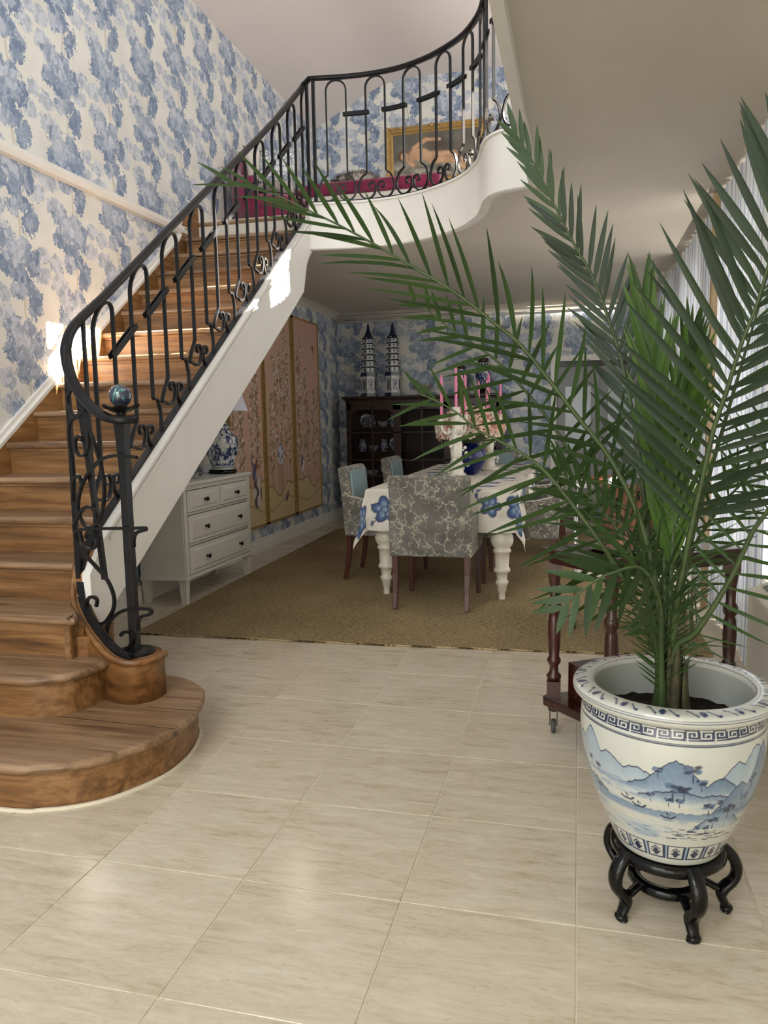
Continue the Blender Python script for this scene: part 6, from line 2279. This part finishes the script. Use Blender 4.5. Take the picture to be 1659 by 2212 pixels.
for i, (a_, fo, me, Mx) in enumerate(cands):
    if i < 300:
        inst('leaflet', me, fo, Mx)
    else:
        rest.add([tuple(v_.co) for v_ in me.vertices], [tuple(p_.vertices) for p_ in me.polygons], True, Mx)
ro_ = rest.build('leaflet_mass', m_leaf, palm, clean=False)
tag(ro_, kind='stuff')
# fibrous clump at the soil
mb = MB()
for k in range(9):
    a = k * 0.7
    r = 0.028 + 0.006 * (k % 3)
    mb.sweep(catmull([(r * 1.35 * math.cos(a), r * 1.35 * math.sin(a), -0.015), (r * math.cos(a), r * math.sin(a), 0.06), (r * 0.9 * math.cos(a + .1), r * 0.9 * math.sin(a + .1), 0.13 + 0.012 * (k % 4)), (r * 1.05 * math.cos(a + .1), r * 1.05 * math.sin(a + .1), 0.17 + 0.015 * (k % 4))], 4), [(-0.022, 0), (0.0, 0.007), (0.022, 0), (0.0, -0.004)], up=(math.cos(a), math.sin(a), 0), smooth=True, scale=list(np.linspace(1.1, 0.15, 13)))
mb.build('stem_clump', m_base, palm)

# ================================================================== UPPER LANDING FURNITURE
m_mag = Mat('magenta_velvet', 0.7, 0, 0.3)
m_mag.col(m_mag.ramp(m_mag.noise(m_mag.coord(), 14.0, 3), [(0.3, hx('620e34')), (0.7, hx('8c1a4b'))]))
m_mag.b.inputs['Sheen Weight'].default_value = 0.5
m_mag = m_mag.m
m_pillow = plain('cream_pillow', hx('d8d2c8'), 0.8, var=0.08, scale=20)

# magenta tub armchair
ac = thing('tub_armchair', 'magenta velvet tub armchair at the head of the stairs', 'armchair', (-2.62, 6.62, ZF + 0.001), 0.1)
vs, fs = [], []
NA = 18
for i in range(NA + 1):
    a = PI * 0.18 + (PI * 1.25) * i / NA
    hgt = 0.44 + 0.34 * math.exp(-((i / NA - 0.5) / 0.26) ** 2)
    for (r, z) in ((0.36, 0.10), (0.37, hgt - 0.03), (0.345, hgt), (0.305, hgt), (0.285, hgt - 0.03), (0.285, 0.25)):
        vs.append((r * math.cos(a), r * math.sin(a), z))
for i in range(NA):
    for j in range(5):
        fs.append((i * 6 + j, i * 6 + j + 1, (i + 1) * 6 + j + 1, (i + 1) * 6 + j))
    fs.append((i * 6 + 5, i * 6, (i + 1) * 6, (i + 1) * 6 + 5))
fs += [tuple(range(6)), tuple(range(NA * 6 + 5, NA * 6 - 1, -1))]
MB().add(vs, fs, True).build('shell', m_mag, ac)
MB().lathe([(0.0, 0.10), (0.30, 0.10), (0.32, 0.14), (0.32, 0.27), (0.29, 0.31), (0.0, 0.33)], 32).build('seat', m_mag, ac)
for (x, y) in ((-0.2, -0.2), (0.22, -0.18), (-0.2, 0.2), (0.22, 0.18)):
    MB().lathe([(0.014, 0.0), (0.022, 0.11)], 10, (x, y, 0)).build('leg', m_legwood, ac)


def pillow(name, c, s, rot, mat, label, cat='cushion'):
    mb = MB()
    n = 12
    vs, fs = [], []
    for sg in (-1, 1):
        for i in range(n + 1):
            for j in range(n + 1):
                u, v_ = 2 * i / n - 1, 2 * j / n - 1
                pu, pv = 1 - u * u, 1 - v_ * v_
                pinch = 1 - 0.08 * (1 - pu) * (1 - abs(v_)) - 0.0
                vs.append((u * s[0] / 2 * (1 - 0.07 * pv), v_ * s[1] / 2 * (1 - 0.07 * pu), sg * s[2] / 2 * (pu * pv) ** 0.45))
    m = (n + 1) ** 2
    for q in range(2):
        for i in range(n):
            for j in range(n):
                a = q * m + i * (n + 1) + j
                f = (a, a + 1, a + n + 2, a + n + 1)
                fs.append(f if q else f[::-1])
    mb.add(vs, fs, True)
    o = mb.build(name, mat)
    o.location = c
    o.rotation_euler = rot
    return tag(o, label, cat)


pillow('cushion', (-2.70, 6.72, ZF + 0.62), (0.44, 0.44, 0.14), (1.25, 0.0, 0.7), m_pillow, 'cream cushion leaning in the magenta tub armchair')
M = Mat('printed_cushion', 0.8)
M.col(M.ramp(M.voro(M.coord(), 22.0, 'DISTANCE_TO_EDGE'), [(0.04, hx('8a94a2')), (0.12, hx('dcdcdc'))]))
pillow('cushion', (-2.54, 6.50, ZF + 0.58), (0.34, 0.34, 0.12), (1.2, 0.0, 0.1), M.m, 'grey and white printed cushion at the front of the magenta armchair')

# magenta day bed with a fur throw
db = thing('day_bed', 'long low magenta velvet day bed behind the gallery railing', 'day bed', (-1.75, 7.05, ZF))
MB().box(-0.62, 0.58, -0.32, 0.32, 0.14, 0.36).build('frame', m_pillow, db, bevel=0.01)
MB().box(-0.63, 0.59, -0.33, 0.33, 0.36, 0.475).build('mattress', m_mag, db, bevel=0.03, seg=4)
for (x, y) in ((-0.56, -0.27), (0.52, -0.27), (-0.56, 0.27), (0.52, 0.27)):
    MB().lathe([(0.016, 0.0), (0.026, 0.14)], 10, (x, y, 0)).build('leg', m_legwood, db)
M = Mat('brindled_fur', 0.95, 0, 0.2)
v = M.coord()
M.col(M.ramp(M.noise(v, 9.0, 3), [(0.35, hx('3a302a')), (0.5, hx('8a7f76')), (0.65, hx('d9d3cb'))]))
fm_ = M.m
rgf = random.Random(4)
mb = MB()
mb.sphere((0, 0, 0.05), 0.16, 20, 12, (1.3, 0.9, 0.5))
fu = mb.build('fur_cushion', fm_)
fu.location = (-1.98, 7.0, ZF + 0.475)
tag(fu, 'brown and white shaggy fur cushion on the day bed', 'cushion')
hv, hf = [], []
for k in range(1400):
    th, ph = math.acos(rgf.uniform(-0.3, 1)), rgf.uniform(0, 2 * PI)
    d_ = Vector((math.sin(th) * math.cos(ph), math.sin(th) * math.sin(ph), math.cos(th)))
    p = Vector((d_.x * 0.208, d_.y * 0.144, 0.05 + d_.z * 0.08))
    q = p + d_ * 0.045 + Vector((rgf.uniform(-.02, .02), rgf.uniform(-.02, .02), -0.012))
    sdv = d_.cross(Vector((0.3, 0.2, 0.9))).normalized() * 0.003
    b = len(hv)
    hv += [tuple(p - sdv), tuple(p + sdv), tuple(q)]
    hf.append((b, b + 1, b + 2))
ho = MB().add(hv, hf).build('fur', fm_, fu, clean=False)
tag(ho, kind='stuff')
# striped chair back between armchair and day bed
M = Mat('striped_ticking', 0.8)
x, y, z = M.sep(M.coord())
M.col(M.mix((x * 26.0).fract().lt(0.45), hx('d6cfc4'), hx('4a4248')))
sc_ = thing('striped_chair', 'small chair with black and cream striped back beside the day bed', 'chair', (-2.35, 7.75, ZF), 0.0)
MB().box(-0.21, 0.21, 0.14, 0.20, 0.46, 0.86).build('backrest', M.m, sc_, bevel=0.02, seg=3)
MB().box(-0.22, 0.22, -0.22, 0.20, 0.38, 0.46).build('seat', M.m, sc_, bevel=0.02, seg=3)
for (x, y) in ((-0.19, -0.19), (0.19, -0.19), (-0.19, 0.17), (0.19, 0.17)):
    MB().box(x - 0.018, x + 0.018, y - 0.018, y + 0.018, 0, 0.40).build('leg', m_legwood, sc_)
bk = MB().box(-0.16, 0.16, -0.11, 0.11, 0, 0.03).build('pale_book', plain('pink_paper', hx('e3c6b8'), 0.7, var=0.04), None, bevel=0.003)
bk.location = (-1.42, 7.0, ZF + 0.475)
tag(bk, 'pale pink book lying on the day bed', 'book')

# ---- framed oil painting on the upper end wall
pa = thing('oil_painting', 'gilt-framed oil painting of a reclining figure on the upstairs end wall', 'painting', (-1.58, YUP, 3.88))
hw, hh, fw = 0.56, 0.63, 0.075
gf = MB()
prf = [(0.0, 0.0), (0.0, 0.05), (0.012, 0.062), (0.03, 0.045), (0.05, 0.05), (0.062, 0.03), (0.075, 0.022), (0.075, 0.0)]
cor = [(-hw, 0), (hw, 0), (hw, hh), (-hw, hh)]
n = len(prf)
vs, fs = [], []
for (cx_, cz_) in cor:
    sx, sz = (1 if cx_ < 0 else -1), (1 if cz_ < hh / 2 else -1)
    for (i_, d_) in prf:
        vs.append((cx_ + sx * i_, -d_ - 0.002, cz_ + sz * i_))
for k in range(4):
    k2 = (k + 1) % 4
    for j in range(n - 1):
        fs.append((k * n + j, k2 * n + j, k2 * n + j + 1, k * n + j + 1))
gfo = gf.add(vs, fs).build('frame', m_gold, pa)
orn = MB()
rgo = random.Random(9)
for k in range(70):
    t_ = k / 70 * (4 * hw + 2 * hh)
    if t_ < 2 * hw:
        p = (-hw + t_, 0.012)
    elif t_ < 2 * hw + hh:
        p = (hw - 0.012, t_ - 2 * hw)
    elif t_ < 4 * hw + hh:
        p = (hw - (t_ - 2 * hw - hh), hh - 0.012)
    else:
        p = (-hw + 0.012, hh - (t_ - 4 * hw - hh))
    big_ = 1.6 if (abs(abs(p[0]) - hw) < 0.07 and min(p[1], hh - p[1]) < 0.07) or abs(p[0]) < 0.06 else 1.0
    orn.sphere((p[0], -0.058, p[1]), 0.014 * big_ * rgo.uniform(0.8, 1.2), 7, 5, (1.2, 0.5, 0.9))
oo = orn.build('frame_ornament', m_gold, gfo)
tag(oo, kind='stuff')


def paint_pic(U, V):
    u = U * 1.8
    img = lerp3(hx('4d4a44'), hx('6a6a5e'), vnoise(u * 5, V * 6, 2))
    img = over(img, sst(0.40 - V + 0.10 * np.sin(u * 3), -0.05, 0.1), hx('8f8c7c'))
    fold_ = vnoise(u * 9 + V * 8, V * 12, 5)
    img = over(img, sst(0.36 - V, 0.0, 0.1) * sst(fold_, 0.5, 0.75) * 0.7, hx('b5b0a0'))
    img = over(img, sst(0.36 - V, 0.0, 0.1) * sst(0.45 - fold_, 0.0, 0.2) * 0.7, hx('56584f'))
    skin, sk2, hair = hx('d0a680'), hx('b0835e'), hx('5a3a28')
    img = over(img, ell(u, V, 0.98, 0.70, 0.24, 0.13, 0, 0.5) * 0.8, hx('3d322c'))
    img = over(img, ell(u, V, 0.22, 0.52, 0.12, 0.13, 0, 0.3), hair)
    for (a, b, w) in (((0.45, 0.68), (0.70, 0.84), 0.045), ((0.70, 0.84), (0.98, 0.82), 0.034), ((0.38, 0.46), (0.42, 0.30), 0.045), ((0.42, 0.30), (0.30, 0.42), 0.035)):
        img = over(img, stroke(u, V, [a, b], w * 1.15), sk2)
        img = over(img, stroke(u, V, [a, b], w * 0.9), skin)
    img = over(img, ell(u, V, 0.25, 0.51, 0.085, 0.095, 0.3, 0.2), skin)
    img = over(img, ell(u, V, 0.56, 0.53, 0.22, 0.14, -0.08, 0.2), skin)
    img = over(img, ell(u, V, 0.86, 0.44, 0.20, 0.13, -0.15, 0.25), skin)
    for (a, b, w) in (((0.90, 0.50), (1.28, 0.48), 0.065), ((1.28, 0.48), (1.55, 0.24), 0.042), ((0.90, 0.38), (1.22, 0.36), 0.07), ((1.22, 0.36), (1.50, 0.16), 0.045)):
        img = over(img, stroke(u, V, [a, b], w * 1.12), sk2)
        img = over(img, stroke(u, V, [a, b], w * 0.9), skin)
    img = over(img, sst(vnoise(u * 7 + 3, V * 7, 12), 0.55, 0.9) * 0.3, hx('7d5c42'))
    return img


painted_plane('canvas', 190, 110, paint_pic, attr_mat('oil_canvas', 0.45, 0.1), pa, lambda U, V: np.stack([-hw + fw - 0.005 + U * 2 * (hw - fw + 0.005), np.full_like(U, -0.02), fw - 0.005 + V * (hh - 2 * fw + 0.01)], -1))
